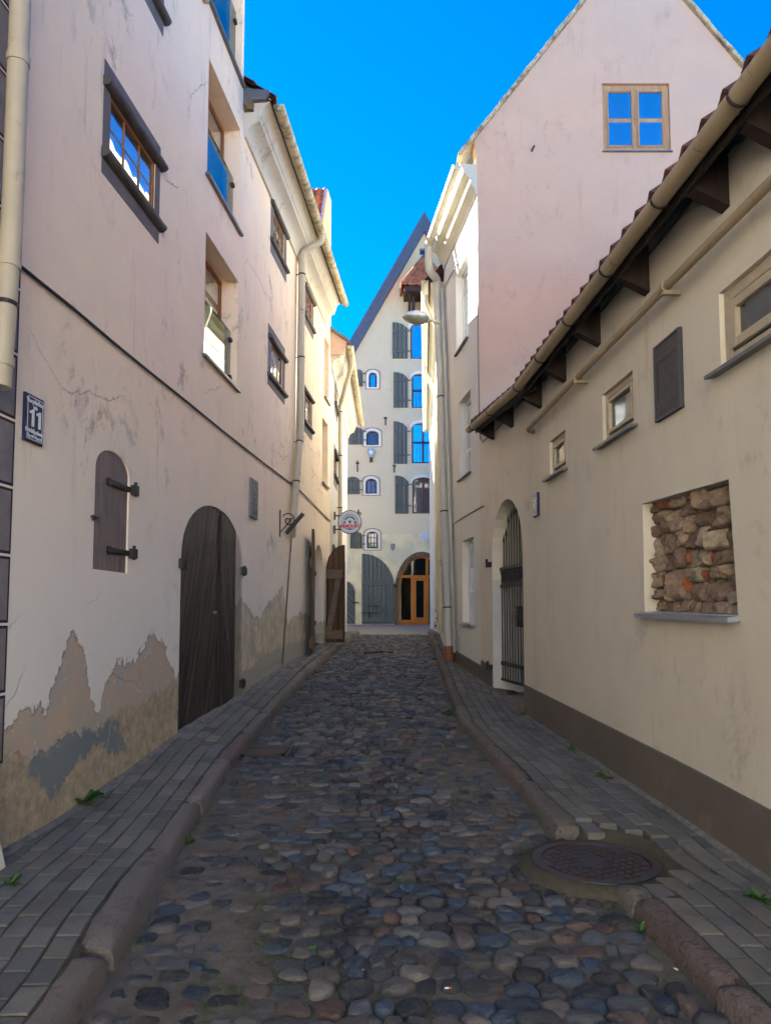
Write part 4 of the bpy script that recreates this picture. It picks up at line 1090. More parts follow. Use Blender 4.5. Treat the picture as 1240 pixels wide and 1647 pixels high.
# windows of low house
for r,nx_,lab in ((W1,2,'large cream-framed window at the right edge with a curtain'),(W2,1,'small cream-framed window left of the dark plaque'),(W3,1,'smallest cream-framed window above the house number')):
    w=window(RW,r,.085,M['creamframe'],M['glassdim'],houseD,.07 if r is W1 else .05,1,1,.04,sill=(.07,.07,M['zinc'],.022),label=lab)
    s0,s1,z0,z1=r; f=.085 if r is W1 else .065
    b=MB(); bars(RW,(s0+f,s1-f,z0+f,z1-f),-.075,-.014,.055 if r is W1 else .03,1,1,.03,b); b.build('sash',M['creamframe'],w)
    if r is W1:
        b=MB(); b.prism(RW,[(s0+f,z0+f),(s1-f-.16,z0+f),(s1-f-.10,z1-f),(s0+f,z1-f)],-.044,-.041); b.build('curtain',M['curtain'],w)
    backing(RW,r,.085,w)
# niche with rubble stone
nb=thing('rubble_niche','x','x',RW.w(NI[0],nz0)); del nb['label']; del nb['category']; nb.parent=houseD; nb.location=ORG[nb]-ORG[houseD]
b=MB(); n=46; m=46
S0,S1,Z0,Z1=NI[0]-.08,NI[1]+.05,nz0-.08,max(p[1] for p in niche)+.04
for j in range(m+1):
    for i in range(n+1):
        s=S0+(S1-S0)*i/n; z=Z0+(Z1-Z0)*j/m; k=noise.noise(Vector((s*9,z*9,2)))*.03+noise.noise(Vector((s*25,z*25,4)))*.012
        b.v.append(RW.w(s,z,-.112+k))
for j in range(m):
    for i in range(n): a=j*(n+1)+i; b.f.append((a,a+1,a+n+2,a+n+1))
b.build('mortar',M['mortar'],nb,smooth=True)
b=MB(); SC=[(.37,.26,.175),(.31,.215,.15),(.42,.32,.22),(.26,.18,.13),(.48,.39,.27)]; BRK=[(.40,.115,.05),(.30,.09,.05)]
random.seed(31)
cells=[]
def split_(a,c,e,f,d):
    w_,h_=c-a,f-e
    big=max(w_/.24,h_/.155)
    if big<rnd(.85,1.45): cells.append((a,c,e,f)); return
    if h_/.155>w_/.24: m_=e+h_*rnd(.36,.64); split_(a,c,e,m_,d+1); split_(a,c,m_,f,d+1)
    else: m_=a+w_*rnd(.3,.7); split_(a,m_,e,f,d+1); split_(m_,c,e,f,d+1)
split_(S0,S1,Z0+.02,Z1,0)
extra=[]
for (a,c,e,f) in cells:
    if random.random()<.42 and c-a>.11: m_=a+rnd(.035,.05); extra.append((a,m_,e,f,True)); extra.append((m_,c,e,f,False))
    else: extra.append((a,c,e,f,c-a<.07))
for (a_0,c_0,e_0,f_0,brick) in extra:
    cs=(a_0+c_0)/2+rnd(-.006,.006); cz=(e_0+f_0)/2+rnd(-.008,.008); w_=(c_0-a_0)*rnd(.95,1.04); hh=(f_0-e_0)/2*(rnd(.55,.8) if brick else rnd(.93,1.04))
    kk=rnd(.75,1.15); col=tuple(q_*kk for q_ in random.choice(BRK if brick else SC))
    seg=28; ringn=8; sd=rnd(0,99); vs=[];fs=[]; pw=rnd(3.2,6); dp=rnd(.05,.10) if not brick else rnd(.03,.07); tl,tm=rnd(-.02,.02),rnd(-.02,.02)
    for i in range(ringn):
        t_=i/(ringn-.2); rr=math.cos(t_*math.pi/2)**.30; dd_=math.sin(t_*math.pi/2)**.6
        for k in range(seg):
            a=2*math.pi*k/seg; c_,s_=math.cos(a),math.sin(a); mm=(abs(c_)**pw+abs(s_)**pw)**(-1/pw)
            ss=cs+c_*mm*w_/2*rr; zz=cz+s_*mm*hh*rr; k1=noise.noise(Vector((ss*11,zz*11,sd))); k2=noise.noise(Vector((ss*38,zz*38,sd))); k3=abs(noise.noise(Vector((ss*22,zz*22,sd+5))))
            vs.append(RW.w(ss+k1*.022+k2*.006,zz+k3*.012-k1*.012,-.145+dp*dd_*(1+.3*k1)+.022*k1+.012*k2-.02*k3+tl*c_*rr+tm*s_*rr))
    vs.append(RW.w(cs,cz,-.145+dp))
    for i in range(ringn-1):
        for k in range(seg): q_=(k+1)%seg; fs.append((i*seg+k,i*seg+q_,(i+1)*seg+q_,(i+1)*seg+k))
    for k in range(seg): fs.append(((ringn-1)*seg+k,(ringn-1)*seg+(k+1)%seg,len(vs)-1))
    b.add(vs,fs,col)
random.seed(5)
b.build('rubble',M['rubble'],nb,smooth=True,angle=38)
b=MB(); a,c=niche[0],niche[1]
top_=[RW.w(a[0]-.02,a[1]+.012,-.14),RW.w(c[0]+.015,c[1]+.012,-.14),RW.w(c[0]+.015,c[1]-.012,.075),RW.w(a[0]-.02,a[1]-.012,.075)]
lo_=[p-Vector((0,0,.028)) for p in top_]; b.hexa(lo_+top_); b.build('sill',M['zinclight'],nb)
# eave: gutter, tiles, rafters
gu=[(1.0,RW.at(989,418,.30))]
zg=RW.at(989,418,.30)[1]+.07
bend=RW.at(834,631,.30); 
zg2=bend[1]+.07
gend=EW.at(754.5,697,.30)
b0=RW.w(rA0,zg+.03,.30); bb_=RW.w(bend[0],zg2,.30); ee=EW.w(gend[0],gend[1]+.06,.30)
bv=(b0-bb_).normalized()
gutter('gutter',[b0,bb_,ee],.056,M['gutterD'],houseD,joints=1.05)
gb=MB()
def gbr(p):
    n=10; x=RW.n.copy()
    pts=[p+x*math.cos(math.pi+math.pi*k/n)*.064*-1+Vector((0,0,math.sin(math.pi+math.pi*k/n)*.064)) for k in range(n+1)]
    gb.tube([p-x*.2+Vector((0,0,.05))]+pts[::1],.008,6)
for k in range(12):
    p=bb_.lerp(b0,k/11*.93); gbr(p)
gbr(bb_.lerp(ee,.5)); gbr(bb_.lerp(ee,.9)); gb.build('gutter_bracket',M['iron'],houseD)
mz=lambda s:(zg+.03)+(zg2-zg-.03)*(s-rA0)/(bend[0]-rA0)
tiles('roof',RW,rA0,bend[0]+.1,(.27,0.06),-.78,.625,9,M['tiledark'],houseD,tw=.21,tl=.34,amp=.034,dz=mz)
mz2=lambda s:zg2+(gend[1]+.06-zg2)*max(0,(s+1.2)/(gend[0]+1.2))
tiles('roof',EW,-1.15,gend[0]-.05,(.27,0.06),-.78,.625,6,M['tiledark'],houseD,tw=.21,tl=.34,amp=.034,dz=mz2)
b=MB()
for P,a,c,f in ((RW,rA0,bend[0]+.1,mz),(EW,-1.15,gend[0]-.08,mz2)):
    n=6
    for i in range(n):
        s0=a+(c-a)*i/n; s1=a+(c-a)*(i+1)/n
        up=lambda s,o,z:P.w(s,f(s)+z,o)
        b.hexa([up(s0,.24,-.0),up(s1,.24,-.0),up(s1,-3.2,2.75),up(s0,-3.2,2.75),up(s0,.24,.035),up(s1,.24,.035),up(s1,-3.2,2.785),up(s0,-3.2,2.785)])
b.build('roof_boards',M['rafter'],houseD)
b=MB()
for P,a,c,f in ((RW,rA0,bend[0]+.1,mz),(EW,-1.15,gend[0]-.08,mz2)):
    up=lambda s_,o,z:P.w(s_,f(s_)+z,o)
    b.hexa([up(a,.215,-.07),up(c,.215,-.07),up(c,.232,-.07),up(a,.232,-.07),up(a,.215,.06),up(c,.215,.06),up(c,.232,.06),up(a,.232,.06)])
b.build('fascia_board',M['rafter'],houseD)
b=MB()
for u,v in ((1240,130),(1150,240),(1028,400),(953,505),(900,575),(862,620)):
    s,z=RW.at(u,v,.05)
    f=mz(s); b.hexa([RW.w(s-.042,f-.20,-.05),RW.w(s+.042,f-.20,-.05),RW.w(s+.042,f-.075,.21),RW.w(s-.042,f-.075,.21),RW.w(s-.042,f+.22,-.05),RW.w(s+.042,f+.22,-.05),RW.w(s+.042,f-.0,.215),RW.w(s-.042,f-.0,.215)])
for u,v in ((818,655),(788,684)):
    s,z=EW.at(u,v,.05); f=mz2(s); b.hexa([EW.w(s-.042,f-.20,-.05),EW.w(s+.042,f-.20,-.05),EW.w(s+.042,f-.075,.21),EW.w(s-.042,f-.075,.21),EW.w(s-.042,f+.22,-.05),EW.w(s+.042,f+.22,-.05),EW.w(s+.042,f,.215),EW.w(s-.042,f,.215)])
b.build('rafter_end',M['rafter'],houseD)
# conduit pipe under the eave
a=RW.at(847,692,.09); c=RW.at(928,607,.09); d=RW.at(1070.6,461.6,.09); e=RW.at(1240,292,.09); zc=(a[1]+c[1]+d[1]+e[1])/4
b=MB(); b.tube([RW.w(a[0]+.0,a[1]-.02,-.03),RW.w(a[0]-.0,a[1]-.0,.07),RW.w(a[0]-.06,a[1]+.005,.09),RW.w(*c,.09),RW.w(*d,.09),RW.w(*e,.09),RW.w(rA0,e[1]+.05,.09)],.029,12)
cp=b.build('conduit_pipe',M['gutterD'],houseD,smooth=True)
b=MB()
for q_ in (c,d): b.pbox(RW,q_[0]-.03,q_[0]+.005,q_[1]-.06,q_[1]-.035,0,.12); b.tube([RW.w(q_[0]-.015,q_[1],.09),RW.w(q_[0]+.015,q_[1],.09)],.042,12)
b.build('bracket',M['gutterD'],cp)
# passage behind the gate
b=MB(); b.pbox(EW,gA-.6,gB_+.6,0.2,gap_+.3,-1.25,-1.15); b.build('passage_wall',M['reveal'],houseD)
b=MB(); b.pbox(EW,gA-.5,gB_+.5,0.2,zw(9.3)+.02,-1.25,-.01); b.build('passage_floor',M['dustmortar'],houseD)
b=MB(); b.pbox(EW,gB_+.01,gB_+.1,.3,gap_+.2,-1.2,-.424); b.pbox(EW,gA-.12,gA-.02,.3,gap_+.2,-1.2,-.424); b.pbox(EW,gA-.1,gB_+.1,gap_+.15,gap_+.25,-1.2,-.424); b.build('passage_side',M['reveal'],houseD)
# white painted jamb band of the gate opening
b=MB(); b.pbox(EW,gB_-.012,gB_-.002,zw(9.9)-.02,gz_s-.25,-.42,-.001); b.build('whitewashed_jamb',M['jamb'],houseD)
# iron gate
gt=thing('gate','x','x',EW.w(gc,.6,-.2)); del gt['label']; del gt['category']; gt.parent=houseD; gt.location=ORG[gt]-ORG[houseD]; gt['label']='black iron spear-topped gate in the arched passage'
go=-.13; zb0=.72; gw0=gA+.05; gw1=gB_-.03; N_=11
zra=EW.at(812,915,go)[1]; zrb=EW.at(812,940,go)[1]; 
for i in range(N_+1):
    s=gw0+(gw1-gw0)*i/N_; x=abs(2*i/N_-1)
    tp=zra+.12+(.95)*(1-x)**.75+(.0 if i%2 else .17)
    tp=min(tp,gz_s+(gap_-gz_s)*math.sqrt(max(0,1-x*x))-.06)
    b=MB(); b.tube([EW.w(s,zb0,go),EW.w(s,tp-.12,go)],.0085,8); b.tube([EW.w(s,tp-.13,go),EW.w(s,tp-.10,go),EW.w(s,tp,go)],[.009,.017,.002],8)
    b.build('spear_bar',M['iron'],gt)
b=MB()
for z,h in ((zra+.0,.05),(zrb-.02,.045),(zb0+.22,.05),(zb0-.0,.03)): b.pbox(EW,gw0-.03,gw1+.03,z-h/2,z+h/2,go-.018,go+.022,.003)
b.build('flat_rail',M['iron'],gt)
b=MB()
for i in range(N_):
    s=gw0+(gw1-gw0)*(i+.5)/N_; hh=(zra-zrb)/2-.02; zc_=(zra+zrb)/2; w_=(gw1-gw0)/N_*.42
    for sg in (-1,1): b.tube([EW.w(s+sg*w_,zc_+hh,go),EW.w(s+sg*w_*.3,zc_+hh*.3,go),EW.w(s-sg*w_*.3,zc_-hh*.3,go),EW.w(s-sg*w_,zc_-hh,go)],.008,6)
b.build('scroll_panel',M['iron'],gt)
b=MB(); sl=(gw0+gw1)/2-.18; b.pbox(EW,sl-.07,sl+.07,1.45,1.72,go-.03,go+.04,.006); b.build('lock_box',M['iron'],gt)
b=MB(); b.tube([EW.w(sl+.05,1.63,go+.04),EW.w(sl+.05,1.63,go+.09)],.02,10); b.build('handle',M['clay'],gt)
for s,z in ((gB_+.06,EW.at(783,910)[1]),(gB_+.06,EW.at(788,1072)[1])):
    b=MB(); b.pbox(EW,s-.05,s+.04,z-.035,z+.035,0,.06,.005); b.tube([EW.w(s,z-.04,.06),EW.w(s,z+.08,.06)],.018,8); b.build('hinge_pin',M['iron'],houseD)
# ------------------------------------------------------------------ RIGHT: gabled house F
ZF=8.55
wall('street_wall',EW,[(eF,-.1),(eE,-.1),(eE,ZF+.2),(eF,ZF+.2)],[rl(F1),rl(F2),rl((F3[0],F3[1],F3[2],F3[3]))],.24,M['plasterF'],houseF,thick=.3)
for r,ny_ in ((F1,None),(F2,None),(F3,None)):
    z0,z1=r[2],r[3]
    w=window(EW,r,.17,M['whiteframe'],M['glass'],houseF,.055,2,1,.05,sill=(.05,.0,M['zinc'] if r is not F3 else M['zinclight'],.025),yb=[z0+(z1-z0)*f for f in (.36,.68)])
    backing(EW,r,.17,w)
CP2=[(-.05,ZF-.45),(.02,ZF-.45),(.04,ZF-.36),(.09,ZF-.30),(.10,ZF-.24),(.15,ZF-.16),(.22,ZF-.12),(.23,ZF-.06),(.28,ZF+.02),(-.05,ZF+.03)]
b=MB(); b.sweep(EW,eF-.0,eE-.02,CP2,.3); b.build('cornice',M['gutterF'],houseF,smooth=True,angle=35)
gy=PF.at(738,243)[1]
gzf=EW.at(737.7,262,.34)[1]+.03
gutter('gutter',[EW.w(eF-.12,gzf,.34),EW.w(eE-.25,gzf-.02,.34)],.07,M['gutterF'],houseF,joints=.8)
# gable wall facing us
xa=EW.w(eF,0).x; apx,apz=PF.at(1017,-92); ex,ez=PF.at(753,238); rx_,rz_=PF.at(1168,82)
mL=(apz-ez)/(apx-ex); mR=(apz-rz_)/(apx-rx_)
xR=apx+(apz-5.5)/abs(mR)
gout=[(xa,0),(xR,0),(xR,5.5),(apx,apz),(xa-.03,ez+(xa-.03-ex)*mL),(xa-.0,ez-.25)]
gwn=PF.rect(975,140,1077,241); gwn=(PF.at(969,190)[0],PF.at(1077,190)[0],PF.at(1020,241)[1],PF.at(1020,134)[1])
wall('gable_wall',PF,gout,[rl(gwn)],.14,M['plasterP'],houseF,thick=.3)
w=window(PF,gwn,.10,M['oldwood'],M['glassH'],houseF,.075,2,2,.07,sill=(.03,.02,M['zinc'],.02),yb=[gwn[2]+(gwn[3]-gwn[2])*.48],label='square four-pane window with peeling tan wood in the pink gable')
b=MB(); s0,s1,z0,z1=gwn; c_=(s0+s1)/2
for a_,c2 in ((s0+.075,c_-.03),(c_+.03,s1-.075)): bars(PF,(a_,c2,z0+.075,z1-.075),-.10,-.035,.03,1,1,.03,b)
b.build('sash',M['oldwood'],w)
backing(PF,gwn,.10,w)
# verges and roof
b=MB()
def vseg(p,q_,th,o0,o1):
    d=Vector((q_[0]-p[0],q_[1]-p[1])).normalized(); n=Vector((-d.y,d.x)); n=n if n.y>0 else -n
    b.hexa([PF.w(p[0],p[1],o0),PF.w(q_[0],q_[1],o0),PF.w(q_[0],q_[1],o1),PF.w(p[0],p[1],o1),PF.w(p[0]+n.x*th,p[1]+n.y*th,o0),PF.w(q_[0]+n.x*th,q_[1]+n.y*th,o0),PF.w(q_[0]+n.x*th,q_[1]+n.y*th,o1),PF.w(p[0]+n.x*th,p[1]+n.y*th,o1)])
def stepv(p,q_):
    n=34
    for i in range(n):
        a_=(p[0]+(q_[0]-p[0])*i/n,p[1]+(q_[1]-p[1])*i/n+rnd(0,.012)); e_=(p[0]+(q_[0]-p[0])*(i+1.1)/n,p[1]+(q_[1]-p[1])*(i+1.1)/n+rnd(.0,.012)); vseg(a_,e_,.05+rnd(0,.012),-6,.05+rnd(0,.02))
stepv((ex-.12,ez-.12*mL),(apx,apz)); stepv((xR+.1,5.5-.1),(apx,apz)); b.build('roof',M['gutterB'],houseF)
b=MB(); b.box((xa+.35,FY+.35,0),(xR,eE and EW.w(eE,0).y,8.3)); b.build('light_block',M['plasterE'],houseF)  # filler block out of view, added against light leaks
b=MB(); b.tube([PF.w(*PF.at(855,243),0),PF.w(*PF.at(855,243),.03),PF.w(*PF.at(858,238),.06)],.014,8); b.build('iron_hook',M['iron'],houseF)
# big downpipe with clay foot
pp=[(703,470),(708,600),(714,800),(722,1043)]
P3=[]
for u,v in pp: a=EW.at(u,v,.12); P3.append(EW.w(min(a[0],eE+.35),a[1],.12))
base=EW.at(722,1043,.12); yb=EW.w(base[0],0).y; zf=zw(yb)
P3[-1].z=zf+.28
P3[0]=P3[1]+(P3[0]-P3[1])*1.0
dpF=downpipe([EW.w(eE-.25,gzf-.06,.34)+Vector((0,0,0)),EW.w(eE-.22,gzf-.5,.33),P3[0]+Vector((0,0,.25)),P3[0],P3[1],P3[2],P3[3]],.075,M['pipeG'],houseF,collars=(3.4,4.3,4.7,5.2,5.6),brackets=[(4.2,EW.n),(5.1,EW.n),(5.75,EW.n)])
b=MB(); b.tube([P3[3]-Vector((0,0,.34)),P3[3]-Vector((0,0,.02)),P3[3]+Vector((0,0,.0))],[.082,.085,.09],14); b.build('clay_foot',M['clay'],dpF,smooth=True,angle=40)
b=MB(); off=EW.d*-.16
b.tube([p+off-EW.n*.06 for p in (P3[0],P3[1],P3[2],P3[3]-Vector((0,0,.1)))],.032,10); b.build('downpipe',M['pipeG'],houseF,smooth=True)
# ------------------------------------------------------------------ RIGHT: house G, edge-on
gE=GW.sy(24.0); ZG=7.9
houseG=thing('yellow_house','sunlit yellow house seen almost edge-on beyond the big downpipe','house',GW.w(3,1.1))
wall('wall',GW,[(0,0),(gE,0),(gE,ZG+.1),(0,ZG+.1)],[rl((GW.sy(16.3),GW.sy(17.2),5,6.2)),rl((GW.sy(16.3),GW.sy(17.2),2.2,3.4))],.2,M['plasterF'],houseG)
for z in (5,2.2):
    w=window(GW,(GW.sy(16.3),GW.sy(17.2),z,z+1.2),.15,M['whiteframe'],M['glass'],houseG,.05,2,2,.04)
b=MB(); pr=[(o*.9,z-ZF+ZG) for o,z in CP2]; b.sweep(GW,.12,gE,pr,.5); b.build('cornice',M['gutterF'],houseG,smooth=True,angle=35)
gzg=ZG+.05
gutter('gutter',[GW.w(.1,gzg,.36),GW.w(gE+.05,gzg,.33)],.07,M['gutterF'],houseG,joints=.8)
tiles('roof',GW,.1,gE,(.3,gzg+.03),-.75,.66,10,M['tiledark'],houseG)
for yy in (13.6,17.6): 
    s=GW.sy(yy); downpipe([GW.w(s,gzg-.05,.34),GW.w(s,gzg-.2,.34),GW.w(s+.1,gzg-.75,.08),GW.w(s+.1,1.3,.08)],.05,M['gutterF'],houseG,collars=(2.3,2.6))
b=MB(); b.box((GW.w(0,0).x+.4,13.2,0),(8,24,ZG)); b.build('light_block',M['plasterE'],houseG)  # added unseen block that keeps light from leaking through
# sticker-covered meter box
mb=thing('meter_box','grey meter box plastered with coloured stickers on the yellow house, near the ground','box',GW.w(GW.sy(17.0),zr(17)+.2))
sx0=GW.at(703,1000,.1); yb=GW.sy(17.0); z0=zr(17)+.22
b=MB(); b.pbox(GW,yb-.12,yb+.12,z0,z0+.55,0,.17,.01); b.build('cabinet',M['whitetrim'],mb)
class Qm:
    side='q'
    def w(s,a,z,o=0): return GW.w(yb-.12,0,0)+GW.n*a-GW.d*o+Vector((0,0,z))
Qm_=Qm()
SCOL=[(.55,.12,.03),(.05,.25,.45),(.02,.02,.03),(.7,.7,.68),(.1,.3,.35),(.5,.08,.08),(.6,.55,.2)]
for k in range(14):
    m=simple('sticker_paper',SCOL[k%7],.6,None,30,.02); b=MB(); a_=rnd(.005,.12); zz=z0+.03+k*.036; b.pbox(Qm_,a_,a_+rnd(.03,.05),zz,zz+rnd(.03,.05),0,.003+k*.0006); b.build('sticker',m,mb)
# street lamp on the pale house
aL=EW.at(706,516,.1)
lp=thing('street_lamp','grey oval street lamp head on a short arm from the pale house corner','street lamp',EW.w(min(aL[0],eE-.05),aL[1]))
y_=12.35
root_=ony(708,520,y_+.1); tipA=ony(689,513,y_); tipB=ony(648,510,y_-.05)
b=MB(); b.tube([root_,tipA],.028,10); b.seg(tipA+Vector((-.02,0,-.02)),tipA+Vector((.07,0,-.01)),.07,.05); b.build('arm',M['gutterF'],lp,smooth=True)
ax=(tipB-tipA); ln=ax.length; ax.normalize()
def shell(zs,lo,hi,name,mat):
    b=MB(); nl=12; ns=16; vs=[]
    for i in range(nl+1):
        t_=i/nl; w_=.165*math.sin(math.pi*min(1,.10+t_*.90)**.95)**.42 if 0<t_<1 else (.05 if t_==0 else .02)
        c=tipA+ax*ln*1.02*t_
        for k in range(ns+1):
            a_=lo+(hi-lo)*k/ns; vs.append(c+Vector((0,1,0))*math.cos(a_)*w_+Vector((0,0,1))*math.sin(a_)*w_*zs+Vector((0,0,.0)))
    m_=ns+1; fs=[(i*m_+k,i*m_+k+1,(i+1)*m_+k+1,(i+1)*m_+k) for i in range(nl) for k in range(ns)]
    b.add(vs,fs); return b.build(name,mat,lp,smooth=True)
shell(.72,0,math.pi,'housing',M['lampmetal']); shell(.62,math.pi,2*math.pi,'bowl',M['lampglass'])
# ------------------------------------------------------------------ FAR: gabled warehouse
H=HF
apx,apz=H.at(682,364); lx,lz=H.at(566,565); mH=(apz-lz)/(apx-lx)
ezH=9.6; xl_=apx-(apz-ezH)/mH; xr_=apx+(apz-ezH)/mH; zb=zr(29)-.02
wh=thing('warehouse','tall steep-gabled old warehouse closing the street, with grey shutters and a tiled hoist hood','warehouse',(apx,29,zb))
small=[H.rect(593,599,606,623),H.rect(589,693,609,716),H.rect(588,770,606,794),H.rect(590,855,608,882)]
tall=[H.rect(660,520,684,577),H.rect(662,601,686,656),H.rect(662,680,699,745),H.rect(663,768,699,826)]
attic=H.rect(674.5,399,688,410)
sh_=H.rect(640,893,700,1004); shopc=(H.at(640,950)[0]+H.at(717,950)[0])/2
s0,s1=H.at(641,950)[0],H.at(716,950)[0]; zsp=H.at(680,950)[1]; zap=H.at(680,894)[1]
shop=archloop(s0,s1,zb+.02,zsp,zap,20)
def seg_arch(r,rise): s0,s1,z0,z1=r; return archloop(s0,s1,z0,z1-rise,z1,10)
hol=[archloop(r[0],r[1],r[2],r[3]-.16,r[3],8) for r in small]+[archloop(r[0],r[1],r[2],r[3]-.2,r[3],8) for r in tall]+[rl(attic),shop]
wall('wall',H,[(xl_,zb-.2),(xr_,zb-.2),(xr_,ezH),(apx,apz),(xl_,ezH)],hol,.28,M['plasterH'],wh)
b=MB()
for sg in (-1,1):
    d=Vector((sg,-mH)).normalized(); n=Vector((sg*abs(d.y),abs(d.x)))
    a_=(apx,apz+.25); e_=(apx+sg*(apz-ezH)/mH,ezH+.25); e_=(e_[0]+sg*.3,e_[1]-.3*mH)
    dd_=.42
    b.hexa([H.w(a_[0],a_[1]-.55,.18),H.w(e_[0],e_[1]-.55,.18),H.w(e_[0],e_[1]-.55,-9),H.w(a_[0],a_[1]-.55,-9),H.w(a_[0],a_[1]+.3,.18+.002*sg),H.w(e_[0],e_[1]+.3,.18+.002*sg),H.w(e_[0],e_[1]+.3,-9),H.w(a_[0],a_[1]+.3,-9)])
b.build('roof',M['verge'],wh)
def surround(r,mat,name,parent,w_=.11,rise=.16):
    b=MB(); inn=archloop(r[0],r[1],r[2],r[3]-rise,r[3],10); out=archloop(r[0]-w_,r[1]+w_,r[2]-w_*.6,r[3]-rise,r[3]+w_,10); n=len(inn)
    for i in range(n):
        j=(i+1)%n; b.hexa([H.w(*inn[i],0),H.w(*inn[j],0),H.w(*out[j],0),H.w(*out[i],0),H.w(*inn[i],.03),H.w(*inn[j],.03),H.w(*out[j],.03),H.w(*out[i],.03)])
    return b.build(name,mat,parent)
for i,r in enumerate(small):
    w=window(H,r,.16,M['darkframe'],M['glassH'] if i==0 else M['glassdim'],wh,.07,2 if i==2 else (3 if i==3 else 1),1,.03,yb=[r[2]+(r[3]-r[2])*f for f in ((.33,.66) if i==3 else ())])
    surround(r,M['whitetrim'],'surround',w); surround((r[0]-.108,r[1]+.108,r[2]-.065,r[3]+.108),M['clay'],'red_edge_line',w,.03); 
    backing(H,r,.16,w)
    # board shutters folded back to the left
    uu=[(570,595,584,622),(561,688,585,715),(556,767,579,795),(563,855,583,882)][i]
    q_=H.rect(*uu); b=MB(); lp_=archloop(q_[0],q_[1],q_[2],q_[3]-.2,q_[3],8)
    so=planks(H,lp_,.02,.055,4,M['greywood'],wh,'shutter',.006,.004)
    b=MB()
    for f in (.25,.75): z=q_[2]+(q_[3]-q_[2])*f; b.pbox(H,q_[0]+.02,q_[1]-.02,z-.03,z+.03,.055,.075); b.pbox(H,q_[1]-.03,q_[1]+.12,z-.02,z+.02,.05,.08)
    b.build('rail',M['greyrail'],so)
for i,r in enumerate(tall):
    w=window(H,r,.14,M['redbrown'],M['glassH'] if i<3 else M['glassdim'],wh,.07,1 if i<2 else 2,1,.10,yb=[]); backing(H,r,.14,w)
    b=MB(); n=8
    aa=archloop(r[0],r[1],r[2],r[3]-.2,r[3],8)[2:]; oo=archloop(r[0]-.1,r[1]+.1,r[2],r[3]-.2,r[3]+.12,8)[2:]
    for k in range(len(aa)-1): b.hexa([H.w(*aa[k],0),H.w(*aa[k+1],0),H.w(*oo[k+1],0),H.w(*oo[k],0),H.w(*aa[k],.025),H.w(*aa[k+1],.025),H.w(*oo[k+1],.025),H.w(*oo[k],.025)])
    b.build('arch_trim',M['whitetrim'],w)
    b=MB(); b.prism(H,[(r[0],r[3]-.2),(r[0]+.03,r[3]-.2)]+[(a_,z-.05) for a_,z in aa[::-1]]+[(r[1],r[3]-.2)]+aa,-.14,-.08) if False else None
    if i in (1,2):
        b=MB(); zt_=r[2]+(r[3]-r[2])*.52; b.pbox(H,r[0],r[1],zt_-.02,zt_+.02,-.03,.01)
        k=r[0]+.06
        while k<r[1]: b.pbox(H,k-.009,k+.009,r[2],zt_,-.02,.0); k+=.14
        b.build('railing',M['iron'],w)
    uu=[(631,519,656,577),(633,599,656,656),(633,678,655,746),(635,765,657,826)][i]; q_=H.rect(*uu)
    lp_=[(q_[0],q_[2]),(q_[1],q_[2]),(q_[1],q_[3]-.28),(q_[0]+(q_[1]-q_[0])*.7,q_[3]-.1),(q_[0]+(q_[1]-q_[0])*.35,q_[3]-.02),(q_[0],q_[3])]
    so=planks(H,lp_,.02,.06,4,M['greywood'],wh,'shutter',.006,.004)
    b=MB()
    for f in (.2,.76): z=q_[2]+(q_[3]-q_[2])*f; b.pbox(H,q_[0]+.02,q_[1]-.02,z-.045,z+.045,.06,.085); b.pbox(H,q_[1]-.03,q_[1]+.13,z-.02,z+.02,.06,.09)
    b.build('rail',M['greyrail'],so)
w=window(H,attic,.12,M['shutter'],M['glassdim'],wh,.05,1,1,.03)
# hoist hood
ho=thing('hoist_hood','x','x',H.w(*H.at(672,470))); del ho['label']; del ho['category']; ho.parent=wh; ho.location=ORG[ho]-ORG[wh]
hc=H.at(682,470)[0]; z0=H.at(672,457)[1]; z1=H.at(672,482)[1]
yo=1.15
b=MB(); 
pA=H.at(683,416)  # ridge top
hw=(H.at(683,440,yo)[0]-H.at(644,455,yo)[0]); eL=hc-hw; eR=hc+hw; ze=H.at(646,457,yo)[1]; zp=H.at(683,413,.0)[1]-.15
# hipped tile faces: left, front, right
def hipface(c1,c2,a1,a2,name):
    b=MB(); c1,c2,a1,a2=map(Vector,(c1,c2,a1,a2)); rows=5; per=8; n=int((c2-c1).length/.19)*per; nn=(c2-c1).cross(a1-c1).normalized(); nn=nn if nn.z>0 else -nn
    for rI in range(rows):
        base=len(b.v)
        for e in (0,1,2):
            f=(rI+(0 if e<2 else 1))/rows; k_=0 if e==0 else .02 if e==1 else 0
            if e==0: k_=-.01
            p0=c1.lerp(a1,f); p1=c2.lerp(a2,f)
            for i in range(n+1):
                t_=i/n; x0=t_*(c2-c1).length
                # keep wave phase straight up the slope
                p=p0.lerp(p1,t_); wv=.03*math.sin((p-c1).dot((c2-c1).normalized())/.19*2*math.pi)
                b.v.append(p+nn*(wv+k_+.02*(1 if e==1 else 0)))
        for e in (0,1):
            for i in range(n): a_=base+e*(n+1)+i; b.f.append((a_,a_+1,a_+n+2,a_+n+1))
    return b.build(name,M['tile'],ho,smooth=True,angle=60)
pk=H.w(hc,zp,.35); pk2=H.w(hc,zp,0.02)
hipface(H.w(eL,ze,yo),H.w(eR,ze,yo),pk,pk,'front_tiles'); hipface(H.w(eL,ze,0),H.w(eL,ze,yo),pk2,pk,'side_tiles'); hipface(H.w(eR,ze,0),H.w(eR,ze,yo),pk2,pk,'side_tiles')
b=MB(); b.tube([H.w(eL,ze+.03,yo),pk+Vector((0,0,.04))],.06,8); b.tube([H.w(eR,ze+.03,yo),pk+Vector((0,0,.04))],.06,8); b.tube([pk+Vector((0,0,.03)),pk2+Vector((0,0,.03))],.07,8); b.build('hip_tiles',M['tile'],ho,smooth=True)
